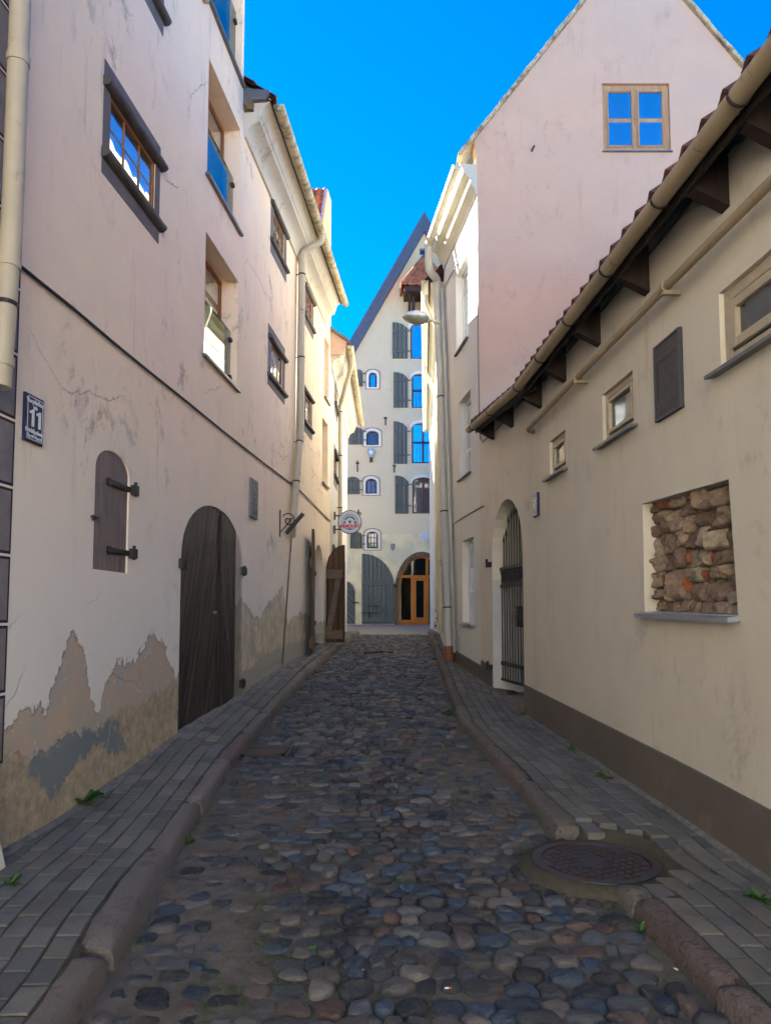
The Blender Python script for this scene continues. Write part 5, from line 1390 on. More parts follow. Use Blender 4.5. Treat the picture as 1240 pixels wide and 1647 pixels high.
b=MB(); b.pbox(H,eL+.12,eR-.12,ze-.22,ze-.03,0,yo-.12); b.seg(H.w(eL+.35,ze-.9,.02),H.w(eL+.35,ze-.2,.8),.1,.12); b.pbox(H,eL+.45,eL+.57,ze-.95,ze-.2,0,.6); b.pbox(H,eR-.6,eR-.48,ze-.95,ze-.2,0,.6); b.pbox(H,hc-.07,hc+.07,ze-.85,ze-.2,.0,.9); b.build('hood_timbers',M['darkframe'],ho)
# grey cart door folded open, small door at left
b=MB(); q_=H.rect(582,891,634,1003); a_,c_=q_[0],q_[1]; zs=H.at(600,945)[1]; lp_=[(a_,q_[2]),(c_,q_[2])]
for k in range(11): t_=math.pi/2*k/10; lp_.append((a_+.06+(c_-a_-.06)*math.cos(t_),zs+(q_[3]-zs)*math.sin(t_)))
lp_.append((a_,q_[3]))
do=planks(H,lp_,.04,.10,8,M['greywood'],wh,'door',.006,.004); do['label']='tall grey quarter-arched cart door folded open on the wall'
b=MB(); 
for z in (q_[2]+.16,H.at(600,938)[1]): b.pbox(H,a_+.02,c_-.03,z-.09,z+.09,.10,.135,.004)
b.pbox(H,c_-.20,c_-.05,q_[2]+.25,H.at(600,941)[1],.10,.13); b.build('rail',M['greyrail'],do)
b=MB(); b.seg(H.w(a_+.1,H.at(590,944)[1]-.05,.118),H.w(c_-.25,q_[2]+.3,.118),.035,.15,up=Vector((1,0,0))); b.build('brace',M['greyrail'],do)
b=MB(); zz=H.at(600,975)[1]; b.pbox(H,a_+.2,a_+.75,zz-.03,zz+.03,.105,.15); b.pbox(H,a_,a_+.7,zz-.30,zz-.24,.10,.14); b.pbox(H,a_+.30,a_+.35,zz-.5,zz-.26,.10,.14); b.pbox(H,c_-.02,c_+.1,H.at(630,942)[1]-.08,H.at(630,942)[1]+.08,.02,.15); b.build('bolt',M['iron'],do)
q2=H.rect(545,934,571,1003); b=MB(); l2=[(q2[0],q2[2]),(q2[1],q2[2]),(q2[1],q2[3]-.45),(q2[1]-.08,q2[3]-.2),(q2[1]-.22,q2[3]-.06),(q2[1]-.4,q2[3]),(q2[0],q2[3])]
b.prism(H,l2,.01,.06); d9=b.build('door',M['greydiag'],wh); b=MB(); zz=H.at(570,969)[1]; b.pbox(H,q2[1]-.15,q2[1]+.16,zz-.025,zz+.025,.06,.1); b.build('handle',M['iron'],d9)
# shop front in the stone arch
sf=thing('shop_front','x','x',H.w((s0+s1)/2,zb)); del sf['label']; del sf['category']; sf.parent=wh; sf.location=ORG[sf]-ORG[wh]; sf['label']='orange wooden glazed shop front in a rough stone arch'
b=MB(); inn=shop[2:]; out=archloop(s0-.16,s1+.16,zb,zsp,zap+.17,20)[2:]
inn=[(s1,zb)]+inn+[(s0,zb)]; out=[(s1+.16,zb)]+out+[(s0-.16,zb)]
for k in range(len(inn)-1): b.hexa([H.w(*inn[k],-.1),H.w(*inn[k+1],-.1),H.w(*out[k+1],-.1),H.w(*out[k],-.1),H.w(*inn[k],.03),H.w(*inn[k+1],.03),H.w(*out[k+1],.03),H.w(*out[k],.03)])
b.build('stone_arch',M['archbrick'],sf)
zt_=H.at(680,927)[1]; b=MB(); f0=-.2; f1=-.12
inn2=archloop(s0+.07,s1-.07,zb,zsp,zap-.08,20)[2:]; i1=shop[2:]
for k in range(len(i1)-1): b.hexa([H.w(*i1[k],f0),H.w(*i1[k+1],f0),H.w(*inn2[k+1],f0),H.w(*inn2[k],f0),H.w(*i1[k],f1),H.w(*i1[k+1],f1),H.w(*inn2[k+1],f1),H.w(*inn2[k],f1)])
b.pbox(H,s0,s0+.08,zb,zsp,f0,f1); b.pbox(H,s1-.08,s1,zb,zsp,f0,f1); b.pbox(H,s0+.05,s1-.05,zt_-.05,zt_+.05,f0,f1+.01)
m1=H.at(663,960)[0]; m2=H.at(688,960)[0]; mt=H.at(687,910)[0]
b.pbox(H,mt-.05,mt+.05,zt_+.05,zap-.1,f0,f1); b.pbox(H,m1-.05,m1+.05,zb,zt_-.05,f0,f1); b.pbox(H,m2-.05,m2+.05,zb,zt_-.05,f0,f1); b.pbox(H,s0+.05,m1,zb,zb+.22,f0,f1)
b.build('frame',M['shopwood'],sf)
b=MB(); bars(H,(m1+.05,m2-.05,zb+.03,zt_-.06),f0+.01,f1+.02,.11,1,1,.05,b); b.pbox(H,m1+.15,m2-.15,zb+.1,zb+.32,f0+.01,f1+.015); b.build('glazed_door',M['shopwood'],sf)
t=NT('shop_glass'); g=t.n('ShaderNodeBsdfGlossy'); g.inputs['Roughness'].default_value=.02; tr=t.n('ShaderNodeBsdfTransparent'); tr.inputs[0].default_value=(.6,.6,.6,1); mx=t.n('ShaderNodeMixShader'); mx.inputs[0].default_value=.03; t.t.links.new(tr.outputs[0],mx.inputs[1]); t.t.links.new(g.outputs[0],mx.inputs[2]); t.t.links.new(mx.outputs[0],t.out.inputs[0]); M['shopglass']=t.m
b=MB(); b.prism(H,archloop(s0+.02,s1-.02,zb,zsp,zap-.02,20),-.175,-.17); b.build('pane',M['shopglass'],sf)
b=MB(); b.pbox(H,s0-.6,s1+.6,zb-.1,zap+.6,-3.2,-3.1); b.pbox(H,s0-.6,s0-.5,zb-.1,zap+.6,-3.1,-.3); b.pbox(H,s1+.5,s1+.6,zb-.1,zap+.6,-3.1,-.3); b.pbox(H,s0-.5,s1+.5,zap+.5,zap+.6,-3.1,-.3); b.pbox(H,s0-.5,s1+.5,zb-.1,zb,-3.1,-.3); b.build('interior',M['interior'],sf)
b=MB(); b.pbox(H,m2+.1,s1,zb,zb+.75,-1.4,-.7); b.pbox(H,s0+.2,m1-.3,zb,zb+.7,-1.8,-1.1); b.build('counter',M['redbrown'],sf)
t=NT('lamp_glow'); e=t.n('ShaderNodeEmission'); e.inputs[0].default_value=(1,.55,.2,1); e.inputs[1].default_value=3; t.t.links.new(e.outputs[0],t.out.inputs[0]); M['glow']=t.m
lx_,lz_=H.at(695,964,-.9); b=MB(); b.tube([H.w(lx_,lz_-.06,-.95),H.w(lx_,lz_,-.95),H.w(lx_,lz_+.05,-.95)],[.05,.06,.03],10); b.build('lamp_bulb',M['glow'],sf,smooth=True)
nb2=thing('added_house','plain grey-plastered neighbour added left of the warehouse to shade the cross street, mostly hidden','house',(-8,29.3,1.2))  # mostly hidden house, added to cast shade on the cross street
b=MB(); b.box((-22,29.12,.9),(xl_+.02,37,12.5)); b.build('wall',M['plasterH'],nb2)
b=MB(); b.hexa([(-22.2,28.9,12.5),(xl_+.0,28.9,12.5),(xl_+.0,37,12.5),(-22.2,37,12.5),(-22.2,33,16),(xl_+.0,33,16),(xl_+.0,33.2,16),(-22.2,33.2,16)]); b.build('roof',M['tiledark'],nb2)
# small fittings on warehouse
def wallanchor(u,v0,v1):
    b=MB(); a,z1_=H.at(u,v0); _,z0_=H.at(u,v1); b.pbox(H,a-.025,a+.025,z0_,z1_,.0,.05); b.pbox(H,a-.07,a+.07,(z0_+z1_)/2+.1,(z0_+z1_)/2+.16,.0,.04); b.build('wall_anchor',M['iron'],wh)
for a_ in ((620,671,684),(575,741,759),(634,748,760)): wallanchor(*a_)
b=MB(); a,z=H.at(597,729); b.tube([H.w(a,z+.16,.12),H.w(a,z+.12,.12),H.w(a,z-.02,.12),H.w(a,z-.2,.12)],[.05,.14,.15,.06],12); bl=b.build('wall_light',M['lampmetal'],wh,smooth=True); b=MB(); b.tube([H.w(a,z-.0,0),H.w(a,z,.12)],.03,8); b.pbox(H,a-.06,a+.06,z-.38,z-.2,0,.12); b.build('bracket',M['iron'],bl)
b=MB(); a,z=H.at(683,863); lp_=[(a+.24*math.cos(2*math.pi*(k+.5)/8),z+.20*math.sin(2*math.pi*(k+.5)/8)) for k in range(8)]; b.prism(H,lp_,0,.05); rp=b.build('relief_panel',M['whiteframe'],wh); b=MB()
for k in range(5):
    a0=k*1.3; b.tube([H.w(a+.05*math.cos(a0),z+.05*math.sin(a0),.05),H.w(a+.12*math.cos(a0+.5),z+.10*math.sin(a0+.5),.065),H.w(a+.17*math.cos(a0+1.1),z+.13*math.sin(a0+1.1),.05)],.018,6)
b.build('relief',M['whiteframe'],rp,smooth=True)
b=MB(); a,z=H.at(632,880); b.prism(H,[(a-.09,z+.14),(a-.09,z-.05),(a,z-.17),(a+.09,z-.05),(a+.09,z+.14)],0,.03); b.build('shield_plate',M['zinc'],wh)
# ------------------------------------------------------------------ behind the viewer: unseen square and pale house, added to bounce sunlight into the street
sq=thing('added_house','unseen pale house added behind the viewer to bounce sunlight into the street','house',(0,-17,0))
b=MB(); b.hexa([(-16,-21,-.3),(16,-21,-.3),(16,-17,-.3),(-16,-17,-.3),(-16,-21,11),(16,-21,11),(16,-17,11),(-16,-17,11)]); b.build('wall',M['whitetrim'],sq)
b=MB()
for i in range(8):
    for j in range(3): x=-13.5+i*3.8; z=1.2+j*3.2; b.box((x,-16.99,z),(x+1.1,-16.95,z+1.7))
b.build('windows',M['glassdim'],sq)
b=MB(); b.add([(-30,-17,-.14),(30,-17,-.14),(30,-2.6,-.06),(-30,-2.6,-.06)],[(0,1,2,3)]); tag(b.build('square',M['bouncepave']),None,None,kind='structure')  # unseen sunlit ground, added for warm bounce light
# ------------------------------------------------------------------ SIGNS
def wallrect_sign(): pass
# house number 11
r=L.rect(36.6,627,708.7,66,646,719)
sg=thing('house_number_sign','dark blue enamel house number sign reading 11 on the left plaster wall','sign',L.w((r[0]+r[1])/2,(r[2]+r[3])/2))
cs,cz=(r[0]+r[1])/2,(r[2]+r[3])/2; W_=r[1]-r[0]; Hh=r[3]-r[2]
b=MB(); b.pbox(L,r[0],r[1],r[2],r[3],0,.022,.006); b.build('plate',M['enamel'],sg)
b=MB(); i_=.085*W_; e=.0235; w_=.022*W_
for a,c,z0,z1 in ((r[0]+i_,r[0]+i_+w_,r[2]+i_,r[3]-i_),(r[1]-i_-w_,r[1]-i_,r[2]+i_,r[3]-i_),(r[0]+i_+w_,r[1]-i_-w_,r[2]+i_,r[2]+i_+w_),(r[0]+i_+w_,r[1]-i_-w_,r[3]-i_-w_,r[3]-i_)): b.pbox(L,a,c,z0,z1,.021,e)
b.build('border_line',M['white'],sg)
def wtext(P,body,size,s,z,o,mat,par,name='lettering',bold=0,sx=1,dirn=1,align='CENTER'):
    return text(body,size,P.w(s,z,o),P.d*dirn,ZV,P.n,mat,name,par,.001,sx,align,bold)
k=Hh
wtext(L,'Vecpilsētas',.125*k,cs,r[3]-.145*k,.023,M['white'],sg,bold=.0012,sx=.98*W_/(.60*k))
wtext(L,'iela',.11*k,cs,r[3]-.255*k,.023,M['white'],sg,bold=.001)
for c_ in (cs-.16*W_,cs+.20*W_):
    b=MB(); zt_,zb_=r[3]-.305*k,r[3]-.665*k; u_=W_
    b.prism(L,[(c_-.02*u_,zb_),(c_+.11*u_,zb_),(c_+.11*u_,zt_),(c_+.02*u_,zt_),(c_-.05*u_,zt_-.035*k),(c_-.13*u_,zt_-.045*k),(c_-.13*u_,zt_-.10*k),(c_-.02*u_,zt_-.095*k)],.021,.0245); b.build('digit',M['white'],sg)
wtext(L,'Privātīpašums',.115*k,cs,r[2]+.235*k,.023,M['white'],sg,bold=.001,sx=.92*W_/(.60*k))
wtext(L,'Ēgr:20 10.grpai',.085*k,cs,r[2]+.125*k,.023,M['white'],sg,bold=.0005,sx=.85*W_/(.60*k))
# stone plaque on left
r=L.rect(400.5,767,832,411.5,775,836)
pq=thing('wall_plaque','narrow grey carved plaque on the left wall just beyond the tarred door','plaque',L.w((r[0]+r[1])/2,(r[2]+r[3])/2))
b=MB(); b.pbox(L,r[0],r[1],r[2],r[3],0,.035,.008); b.build('slab',M['stoneplaque'],pq)
b=MB(); H_=r[3]-r[2]
for f,w_ in ((.90,.7),(.86,.6),(.80,.75),(.66,.5),(.6,.7),(.5,.55),(.46,.4),(.36,.7),(.3,.3),(.22,.7),(.15,.75),(.11,.6)):
    c=(r[0]+r[1])/2; hw_=(r[1]-r[0])/2*w_; z=r[2]+H_*f; b.pbox(L,c-hw_,c+hw_,z-.012,z+.012,.034,.0365)
b.build('carved_lines',M['ink'],pq)
# dark plaque on the right
q0=RW.at(1059.4,556); q1=RW.at(1055,681); q2_=RW.at(1100.7,523); q3=RW.at(1096.7,659)
r=((q2_[0]+q3[0])/2,(q0[0]+q1[0])/2,(q1[1]+q3[1])/2,(q0[1]+q2_[1])/2)
pl=thing('memorial_plaque','dark cast plaque with raised lettering on the right wall between two windows','plaque',RW.w((r[0]+r[1])/2,(r[2]+r[3])/2))
b=MB(); b.pbox(RW,r[0],r[1],r[2],r[3],0,.022,.004); b.build('plate',M['bronze'],pl)
b=MB(); w_=.018
for a,c,z0,z1 in ((r[0],r[0]+w_,r[2],r[3]),(r[1]-w_,r[1],r[2],r[3]),(r[0]+w_,r[1]-w_,r[2],r[2]+w_),(r[0]+w_,r[1]-w_,r[3]-w_,r[3])): b.pbox(RW,a,c,z0,z1,.021,.030,.002)
b.build('raised_border',M['bronzehi'],pl)
c=(r[0]+r[1])/2; HH=r[3]-r[2]; WW=r[1]-r[0]
def ptext(s_,f,size,sx=1): wtext(RW,s_,size*HH,c,r[2]+HH*f,.024,M['bronzehi'],pl,bold=.002,sx=sx,dirn=-1)
ptext('ARHITEKTŪRAS PIEMINEKLIS',.865,.050,.72*WW/(.45*HH)); ptext('VALSTS AIZSARDZĪBĀ',.80,.050,.85*WW/(.45*HH))
ptext('NOLIKTAVA',.66,.068,.9); ptext('17.',.565,.066); ptext('GADSIMTA',.48,.06,.9); ptext('CELTNIECĪBA',.41,.06,.9); ptext('RĪGĀ',.335,.066)
ptext('POSTĪŠANA SODĀMA',.185,.045,.9*WW/(.45*HH)); ptext('SASKAŅĀ AR LIKUMU',.13,.045,.85*WW/(.45*HH))
b=MB(); b.pbox(RW,r[0]+.05,r[1]-.05,r[2]+HH*.745,r[2]+HH*.752,.021,.026); b.pbox(RW,r[1]-.057,r[1]-.05,r[2]+HH*.24,r[2]+HH*.745,.021,.026); b.build('incised_line',M['ink'],pl)
# house number 7 on right
r=(RW.at(867.5,812)[0],RW.at(860.5,812)[0],RW.at(862,832)[1],RW.at(865,793)[1])
r=(r[0],r[1],r[2],r[3])
s7=thing('house_number_sign','small dark blue house number sign above the gate, reading 7','sign',RW.w((r[0]+r[1])/2,(r[2]+r[3])/2))
b=MB(); b.pbox(RW,r[0],r[1],r[2],r[3],0,.03,.005); b.build('plate',M['enamel'],s7)
b=MB(); w_=.008
for a,c_,z0,z1 in ((r[0]+.01,r[0]+.01+w_,r[2]+.01,r[3]-.01),(r[1]-.01-w_,r[1]-.01,r[2]+.01,r[3]-.01),(r[0]+.018,r[1]-.018,r[2]+.01,r[2]+.018),(r[0]+.018,r[1]-.018,r[3]-.018,r[3]-.01)): b.pbox(RW,a,c_,z0,z1,.029,.032)
b.build('border_line',M['white'],s7)
k=r[3]-r[2]; wtext(RW,'7',.55*k,(r[0]+r[1])/2,r[2]+.5*k,.031,M['white'],s7,bold=.006*k,dirn=-1); wtext(RW,'Vecpilsētas',.11*k,(r[0]+r[1])/2,r[3]-.12*k,.031,M['white'],s7,dirn=-1,sx=.5)
# ARMOURY round sign, facing down the street
y_=16.2; cpt=ony(563,840,y_)
ar=thing('hanging_sign','round pale blue bar sign with red ARMOURY lettering hanging out over the left pavement','sign',cpt)
FS=Front(y_); rad=(ony(582,840,y_)-ony(544,840,y_)).length/2
def disc(r_,o0,o1,n=40): return [(cpt.x+r_*math.cos(2*math.pi*k/n),cpt.z+r_*math.sin(2*math.pi*k/n)) for k in range(n)]
def ringm(b,r0,r1,o0,o1,n=40,a0=0,a1=2*math.pi):
    for k in range(n):
        t0=a0+(a1-a0)*k/n; t1=a0+(a1-a0)*(k+1)/n
        P=[(cpt.x+rr*math.cos(tt),cpt.z+rr*math.sin(tt)) for rr,tt in ((r0,t0),(r0,t1),(r1,t1),(r1,t0))]
        b.hexa([FS.w(*p,o0) for p in P]+[FS.w(*p,o1) for p in P])
b=MB(); b.prism(FS,disc(rad*.97,0,0),-.05,.05); b.build('face',M['signface'],ar)
b=MB(); ringm(b,rad*.95,rad,-.06,.06); b.build('rim',M['ink'],ar)
b=MB(); ringm(b,rad*.63,rad*.67,.049,.054,36,-.35,math.pi+.35); ringm(b,rad*.63,rad*.67,.049,.054,16,math.pi+.75,2*math.pi-.75)
for sg_ in (-1,1):
    for i_ in range(6):
        a_=.35+i_*.20; a1=a_+.16; r0=rad*.36; r1=rad*(.54 if i_%2 else .48)
        if sg_<0: a_,a1=math.pi-a1,math.pi-a_
        ringm(b,r0,r1,.049,.055,3,a_,a1)
    P=[(cpt.x+sg_*rad*x,cpt.z+rad*z) for x,z in ((.36,-.12),(.56,-.14),(.5,.1),(.42,.08))]; b.prism(FS,P if sg_>0 else P[::-1],.049,.055)
b.prism(FS,[(cpt.x+rad*x,cpt.z+rad*z) for x,z in ((-.10,.12),(.10,.12),(.10,-.02),(0,-.14),(-.10,-.02))],.049,.055)
b.build('emblem',M['ink'],ar)
b=MB(); b.pbox(FS,cpt.x-rad*.78,cpt.x+rad*.78,cpt.z-rad*.50,cpt.z-rad*.22,.049,.056); b.build('name_band',M['signface'],ar)
wt=text('ARMOURY',rad*.37,FS.w(cpt.x,cpt.z-rad*.36,.058),Vector((1,0,0)),ZV,Vector((0,-1,0)),M['red'],'lettering',ar,.001,.95,'CENTER',.006)
text('BAR',rad*.17,FS.w(cpt.x,cpt.z-rad*.585,.056),Vector((1,0,0)),ZV,Vector((0,-1,0)),M['ink'],'small_lettering',ar,.001,1.1,'CENTER',.002)
b=MB()
for dz_ in (.55,-.62): 
    z=cpt.z+rad*dz_; x0=CWx+.0; b.seg(Vector((x0,y_,z)),Vector((cpt.x-rad*math.sqrt(1-dz_*dz_)*.97,y_,z)),.03,.03); b.box((x0-.01,y_-.03,z-.09),(x0+.04,y_+.03,z+.09))
b.tube([Vector((cpt.x+rad*.70,y_,cpt.z+rad*.72)),Vector((cpt.x+rad*.70,y_,cpt.z+rad*1.06))],.02,6)
b.tube([Vector((cpt.x+rad*(.84+.1*math.cos(t_)),y_,cpt.z+rad*(.72+.1*math.sin(t_)))) for t_ in [k*.6 for k in range(11)]],.012,6)
b.build('bracket',M['iron'],ar)
# small scroll bracket on left wall
sa,sz=L.at(450,835)
sb=thing('scroll_bracket','small black iron scroll bracket with a tilted bar on the left wall beside the downpipe','bracket',L.w(sa,sz))
b=MB(); b.pbox(L,sa-.012,sa+.012,sz-.27,sz+.14,0,.015)
sp=[]
for k in range(22): t_=k*.42; rr=.015+.0055*k*1.5; sp.append(L.w(sa,sz-.02+rr*math.sin(t_)*.62,.14+rr*math.cos(t_)*.62))
b.tube(sp,.009,6); b.tube([L.w(sa,sz-.2,.01),L.w(sa,sz-.10,.10),L.w(sa,sz+.02,.2)],.008,6); b.build('scroll',M['iron'],sb)
b=MB(); b.seg(L.w(sa,sz-.22,.10),L.w(sa,sz+.08,.36),.06,.05); b.build('bar',M['iron'],sb)
# ------------------------------------------------------------------ CABLES
pts=[]
for u,v in ((22,418),(60,449),(120,497),(180,548),(240,597),(300,645),(360,694),(420,741),(470,779),(485,791),(520,827),(544,848)):
    s,z=L.at(u,v,.02); pts.append(L.w(min(s,aBE-.05),z,.018))
cable('cable',pts,.011,M['cable'],'dark cable running down the left plaster wall above the doors',None)
pts=[]
for u,v in ((1240,190),(1180,232),(1100,340),(1040,413),(950,520),(880,605),(830,655)): s,z=RW.at(u,v,.012); pts.append(RW.w(s,z,.012))
for u,v in ((800,690),(777,711),(773,705),(771,640),(769,500),(766,400),(764,352)): s,z=EW.at(u,v,.012); pts.append(EW.w(s,z,.02))
for u,v in ((750,385),(735,425),(714,462)): s,z=EW.at(u,v,.03); pts.append(EW.w(s,z,.03))
cable('cable',pts,.009,M['cablepale'],'thin beige cable under the low eave that climbs the white house corner',None)
pts=[]
for u,v in ((728,843),(745,832),(775,815),(778,814)): s,z=EW.at(u,v,.01); pts.append(EW.w(s,z,.008))
pts=[EW.w(EW.at(727,900,.01)[0],EW.at(727,960,.01)[1],.008)]+pts
cable('cable',pts,.007,M['cable'],'short dark cable crossing the pale wall above the ground-floor window',None)
# ------------------------------------------------------------------ STREET FURNITURE: manhole, grate
mh=thing('manhole_cover','round rusty manhole cover set between the right kerb and the cobbles','manhole cover',(MHx,MHy,MHZ))
ROT=R(24)
def ringz(b,cx,cy,r0,r1,z0,z1,n=56):
    for k in range(n):
        a,c=2*math.pi*k/n,2*math.pi*(k+1)/n
        P=[(cx+r*math.cos(t_),cy+r*math.sin(t_)) for r,t_ in ((r0,a),(r1,a),(r1,c),(r0,c))]
        b.hexa([(x,y,z0) for x,y in P]+[(x,y,z1) for x,y in P])
b=MB(); ringz(b,MHx,MHy,MHR*.86,MHR,MHZ-.08,MHZ+.012); b.build('frame_ring',M['manhole'],mh)
b=MB(); b.tube([(MHx,MHy,MHZ-.06),(MHx,MHy,MHZ+.002)],MHR*.845,56); b.build('lid',M['manhole'],mh)
b=MB(); g=.052
for i in range(-7,8):
    for j in range(-7,8):
        x=i*g;y=j*g
        if math.hypot(x,y)>MHR*.77: continue
        if abs(x)<.10 and abs(y)<.055: continue
        ca,sa_=math.cos(ROT),math.sin(ROT); P=[]
        for dx_,dy_ in ((-1,-1),(1,-1),(1,1),(-1,1)):
            xx=x+dx_*.019;yy=y+dy_*.019; P.append((MHx+xx*ca-yy*sa_,MHy+xx*sa_+yy*ca))
        b.hexa([(p[0],p[1],MHZ) for p in P]+[(p[0],p[1],MHZ+.0085) for p in P])
b.build('tread_studs',M['manhole'],mh)
b=MB()
for k in range(3):
    rr=.025+k*.022; b.tube([(MHx+.04+rr*math.cos(t_),MHy+rr*.8*math.sin(t_),MHZ+.003) for t_ in [(-2.2+i*.25) for i in range(12)]],.006,6)
b.build('cast_emblem',M['manhole'],mh)
b=MB(); n=72; rings=[(MHR,MHZ+.004),(MHR+.03,MHZ+.004),(MHR+.075,None),(MHR+.13,None)]
for rr,zz in rings:
    for k in range(n):
        a=2*math.pi*k/n; r_=rr+(.012*noise.noise(Vector((math.cos(a)*4,math.sin(a)*4,rr*9))) if zz is None else 0); x=MHx+r_*math.cos(a); y=MHy+r_*math.sin(a)
        if zz is None:
            gz_=(zside(x,y,'R')-.012 if x>xRi(y) else sandz(x,y)) if not (xRb(y)<x<xRi(y)) else MHZ-.02
            z=gz_-(.012 if rr>MHR+.1 else -.004)+.008*noise.noise(Vector((x*20,y*20,1)))
            if rr<MHR+.1: z=(z+MHZ)/2
        else: z=zz+.004*noise.noise(Vector((x*20,y*20,1)))
        b.v.append(Vector((x,y,z)))
for i in range(len(rings)-1):
    for k in range(n): q_=(k+1)%n; b.f.append((i*n+k,i*n+q_,(i+1)*n+q_,(i+1)*n+k))
co=b.build('soil_collar',M['joint'],None,smooth=True); tag(co,None,None,kind='structure')
zg_=zr(GRy)+.02
dg=thing('drain_grate','dark rectangular iron drain grate beside the left kerb','drain grate',(GRx,GRy,zg_))
b=MB(); hw=.2; hd=.17
for a0,c0_,a1,c1_ in ((-hw,-hd,hw,-hd+.03),(-hw,hd-.03,hw,hd),(-hw,-hd,-hw+.03,hd),(hw-.03,-hd,hw,hd)): b.box((GRx+a0,GRy+c0_,zg_-.05),(GRx+a1,GRy+c1_,zg_+.01))
b.build('grate_frame',M['iron'],dg)
b=MB()
for k in range(9): y=GRy-hd+.045+k*.031; b.box((GRx-hw+.03,y,zg_-.03),(GRx+hw-.03,y+.014,zg_+.006))
b.build('grate_bars',M['manhole'],dg)
b=MB(); b.box((GRx-hw,GRy-hd,zg_-.06),(GRx+hw,GRy+hd,zg_-.031)); b.build('pit',M['interior'],dg)
# ------------------------------------------------------------------ WEEDS, TUFTS AND LITTER
def weed(x,y,z,size,n,label,lean=(0,0),cat='weed',mat='leaf',upright=.6,group=None):
    o=thing('weed',label,cat,(x,y,z),group); b=MB()
    for k in range(n):
        a=rnd(0,2*math.pi); ln=size*rnd(.6,1.1); el=upright*rnd(.5,1.4); w_=ln*rnd(.16,.24); d=Vector((math.cos(a)+lean[0],math.sin(a)+lean[1],0)).normalized(); sd=Vector((-d.y,d.x,0)); m_=7; base=len(b.v)
        for i in range(m_+1):
            t_=i/m_; c=Vector((x,y,z))+d*ln*math.cos(el)*t_+Vector((0,0,ln*math.sin(el)*t_-ln*.55*t_*t_*math.cos(el)))
            ww=w_*math.sin(math.pi*min(1,t_*.95+.05))**.7*(1 if i%2 else .6)
            b.v+= [c-sd*ww+Vector((0,0,.01*ww)),c+Vector((0,0,-.012)),c+sd*ww]
        for i in range(m_):
            q_=base+i*3; b.f+=[(q_,q_+1,q_+4,q_+3),(q_+1,q_+2,q_+5,q_+4)]
    b.build('leaves',M[mat],o,smooth=True)
    return o
def wz(x,y,s_): return zside(x,y,s_)
def atg(u,v,side):
    z=.3
    for _ in range(60):
        x,y=onz(u,v,z); zz=(zside(x,y,side) if side in 'LR' else sandz(x,y)); z=.6*z+.4*zz
    return x,y,z
for (u,v,sd_,sz,n,lab,ln) in ((116,1297,'L',.17,10,'dandelion-like weed with jagged leaves at the foot of the left wall',(.4,0)),
    (852,1152,'R',.10,8,'low leafy weed at the corner beside the gate',(-.5,0)),
    (928,1207,'R',.06,6,'tiny weed in the crack at the foot of the right plinth',(-.5,0)),
    (980,1252,'R',.07,6,'thin blue-green weed between right pavers and plinth',(-.5,0)),
    (1222,1447,'R',.055,7,'bright low weed at the right edge of the photo on the pavers',(0,0)),
    (303,1357,'r',.045,6,'small weed between the left kerb and the cobbles, near the kerb joint',(.3,0)),
    (723,1150,'r',.08,9,'grassy weed against the far part of the right kerb',(-.2,0)),
    (932,1448,'r',.045,6,'small green weed among the setts in front of the manhole cover',(0,0)),
    (1030,1500,'r',.05,7,'weed at the end of the near right kerb stone',(0,0)),
    (505,1532,'r',.03,6,'tiny bright green seedling between dark cobbles',(0,0)),
    (402,1190,'r',.07,8,'leafy weed behind the drain grate against the left kerb',(0,0)),
    (3,1423,'L',.05,6,'little weed at the foot of the white buttress at the left edge',(.3,0))):
    x,y,z=atg(u,v,sd_); weed(x+(.05 if sd_=='L' else -.03 if (sd_=='R' and ln[0]<0) else 0),y,z+.004,sz*1.5,n+3,lab,ln,upright=.85)
# moss and grass along the kerb, uncountable
b=MB()
def blade(x,y,z,h,w_=.002):
    a=rnd(0,6.28); l=rnd(0,.5)*h; dx,dy=math.cos(a),math.sin(a); i=len(b.v)
    b.v+= [Vector((x-dy*w_,y+dx*w_,z)),Vector((x+dy*w_,y-dx*w_,z)),Vector((x+dx*l*.5,y+dy*l*.5,z+h*.7)),Vector((x+dx*l,y+dy*l,z+h))]; b.f+= [(i,i+1,i+2),(i,i+2,i+3)]
for k in range(5200):
    y=rnd(2.2,16)**1; sd_=random.random()
    cl=noise.noise(Vector((y*1.9,sd_>.5,7)))
    if cl<.05: continue
    if sd_<.35: x=xLb(y)+rnd(-.01,.06)*rnd(0,1.6)
    elif sd_<.6: x=xRb(y)-rnd(-.01,.05)*rnd(0,1.5)
    elif sd_<.8: 
        x=xLi(y)-rnd(.0,.014)
    else: x=xRi(y)+rnd(0,.014)
    z=(sandz(x,y) if sd_<.6 else zside(x,y,'L' if sd_<.8 else 'R')-.01)-.004
    if math.hypot(x-MHx,y-MHy)<MHR: continue
    blade(x,y,z,rnd(.012,.045)*(1 if sd_<.6 else .6))
for k in range(5000):
    y=rnd(2.2,8); x=rnd(xLb(y),xRb(y))
    if noise.noise(Vector((x*1.5,y*1.1,2)))<.0: continue
    if math.hypot(x-MHx,y-MHy)<MHR+.05: continue
    blade(x,y,sandz(x,y)-.003,rnd(.018,.036),.0022)
go_=b.build('grass',M['leaf']); tag(go_,'short moss and grass sprouting in the joints of the cobbles and kerbs','grass',kind='stuff')
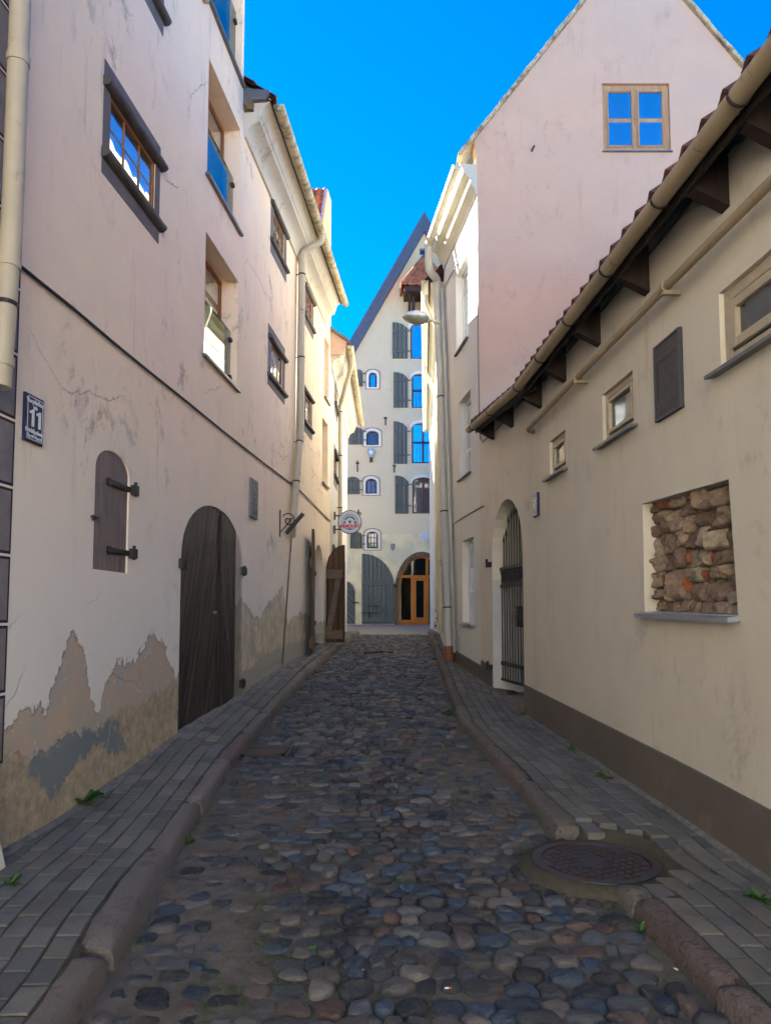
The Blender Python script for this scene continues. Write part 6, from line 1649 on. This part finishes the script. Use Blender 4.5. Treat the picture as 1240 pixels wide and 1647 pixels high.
def butt(u,v,lab,ang):
    x,y,z=atg(u,v,'r'); z+=.03; d=Vector((math.cos(ang),math.sin(ang),0)); o=thing('cigarette_butt',lab,'cigarette butt',(x,y,z),'cigarette butts dropped on the cobbles')
    b=MB(); b.tube([Vector((x,y,z)),Vector((x,y,z))+d*.015],.0034,8); b.build('paper',M['white'],o); b=MB(); b.tube([Vector((x,y,z))+d*.0152,Vector((x,y,z))+d*.026],.0036,8); b.build('filter',M['shopwood'],o)
butt(578,1574,'orange-filtered cigarette butt on the cobbles at bottom centre',.6); butt(715,1602,'pale cigarette butt on the cobbles right of bottom centre',.1); butt(1090,1572,'cigarette butt by the near end of the right kerb stone',2.2)
x,y,z=atg(585,1053,'r'); x2,y2,z2=atg(633,1051,'r'); b=MB(); b.tube([(x,y,z+.04),((x+x2)/2,(y+y2)/2+.03,z+.045),(x2,y2,z+.04)],.02,8)
tag(b.build('stick',M['iron'],None,loc=(x,y,z)),'dark stick lying across the far cobbles','stick')
# ------------------------------------------------------------------ LIGHT, SKY, CAMERA
SUN_EL=R(31.5); SUN_AZ=R(40)   # azimuth measured from -x towards +y
sd=Vector((-math.cos(SUN_EL)*math.cos(SUN_AZ),math.cos(SUN_EL)*math.sin(SUN_AZ),math.sin(SUN_EL)))
w=bpy.data.worlds.new('World'); scene.world=w; w.use_nodes=True; nt=w.node_tree; nt.nodes.clear()
sky=nt.nodes.new('ShaderNodeTexSky'); sky.sky_type='NISHITA'; sky.sun_disc=False; sky.sun_elevation=SUN_EL; sky.sun_rotation=math.atan2(sd.x,sd.y)
sky.air_density=.7; sky.dust_density=0; sky.ozone_density=6; sky.altitude=4000
hs_=nt.nodes.new('ShaderNodeHueSaturation'); hs_.inputs['Saturation'].default_value=1.75
bg=nt.nodes.new('ShaderNodeBackground'); bg.inputs[1].default_value=.05; ow=nt.nodes.new('ShaderNodeOutputWorld')
nt.links.new(sky.outputs[0],hs_.inputs['Color']); nt.links.new(hs_.outputs[0],bg.inputs[0]); nt.links.new(bg.outputs[0],ow.inputs[0])
ld=bpy.data.lights.new('Sun','SUN'); ld.energy=5; ld.angle=R(.5); ld.color=(1,.95,.88); lo=link(bpy.data.objects.new('sun',ld)); lo.rotation_euler=sd.to_track_quat('Z','Y').to_euler(); lo.location=(0,0,30)
cd=bpy.data.cameras.new('Camera'); cam=link(bpy.data.objects.new('Camera',cd)); cam.location=(0,0,CAMZ); cam.rotation_euler=(math.pi/2+PIT,0,0)
cd.sensor_fit='VERTICAL'; cd.sensor_height=24; cd.sensor_width=24; cd.lens=24*F/1647; cd.shift_y=(CY-823.5)/1647; cd.clip_end=5000; cd.clip_start=.05
scene.camera=cam
scene.view_settings.view_transform='Standard'; scene.view_settings.look='None'; scene.view_settings.exposure=3.8; scene.view_settings.gamma=1
scene.cycles.max_bounces=8; scene.cycles.diffuse_bounces=5; scene.cycles.sample_clamp_indirect=4
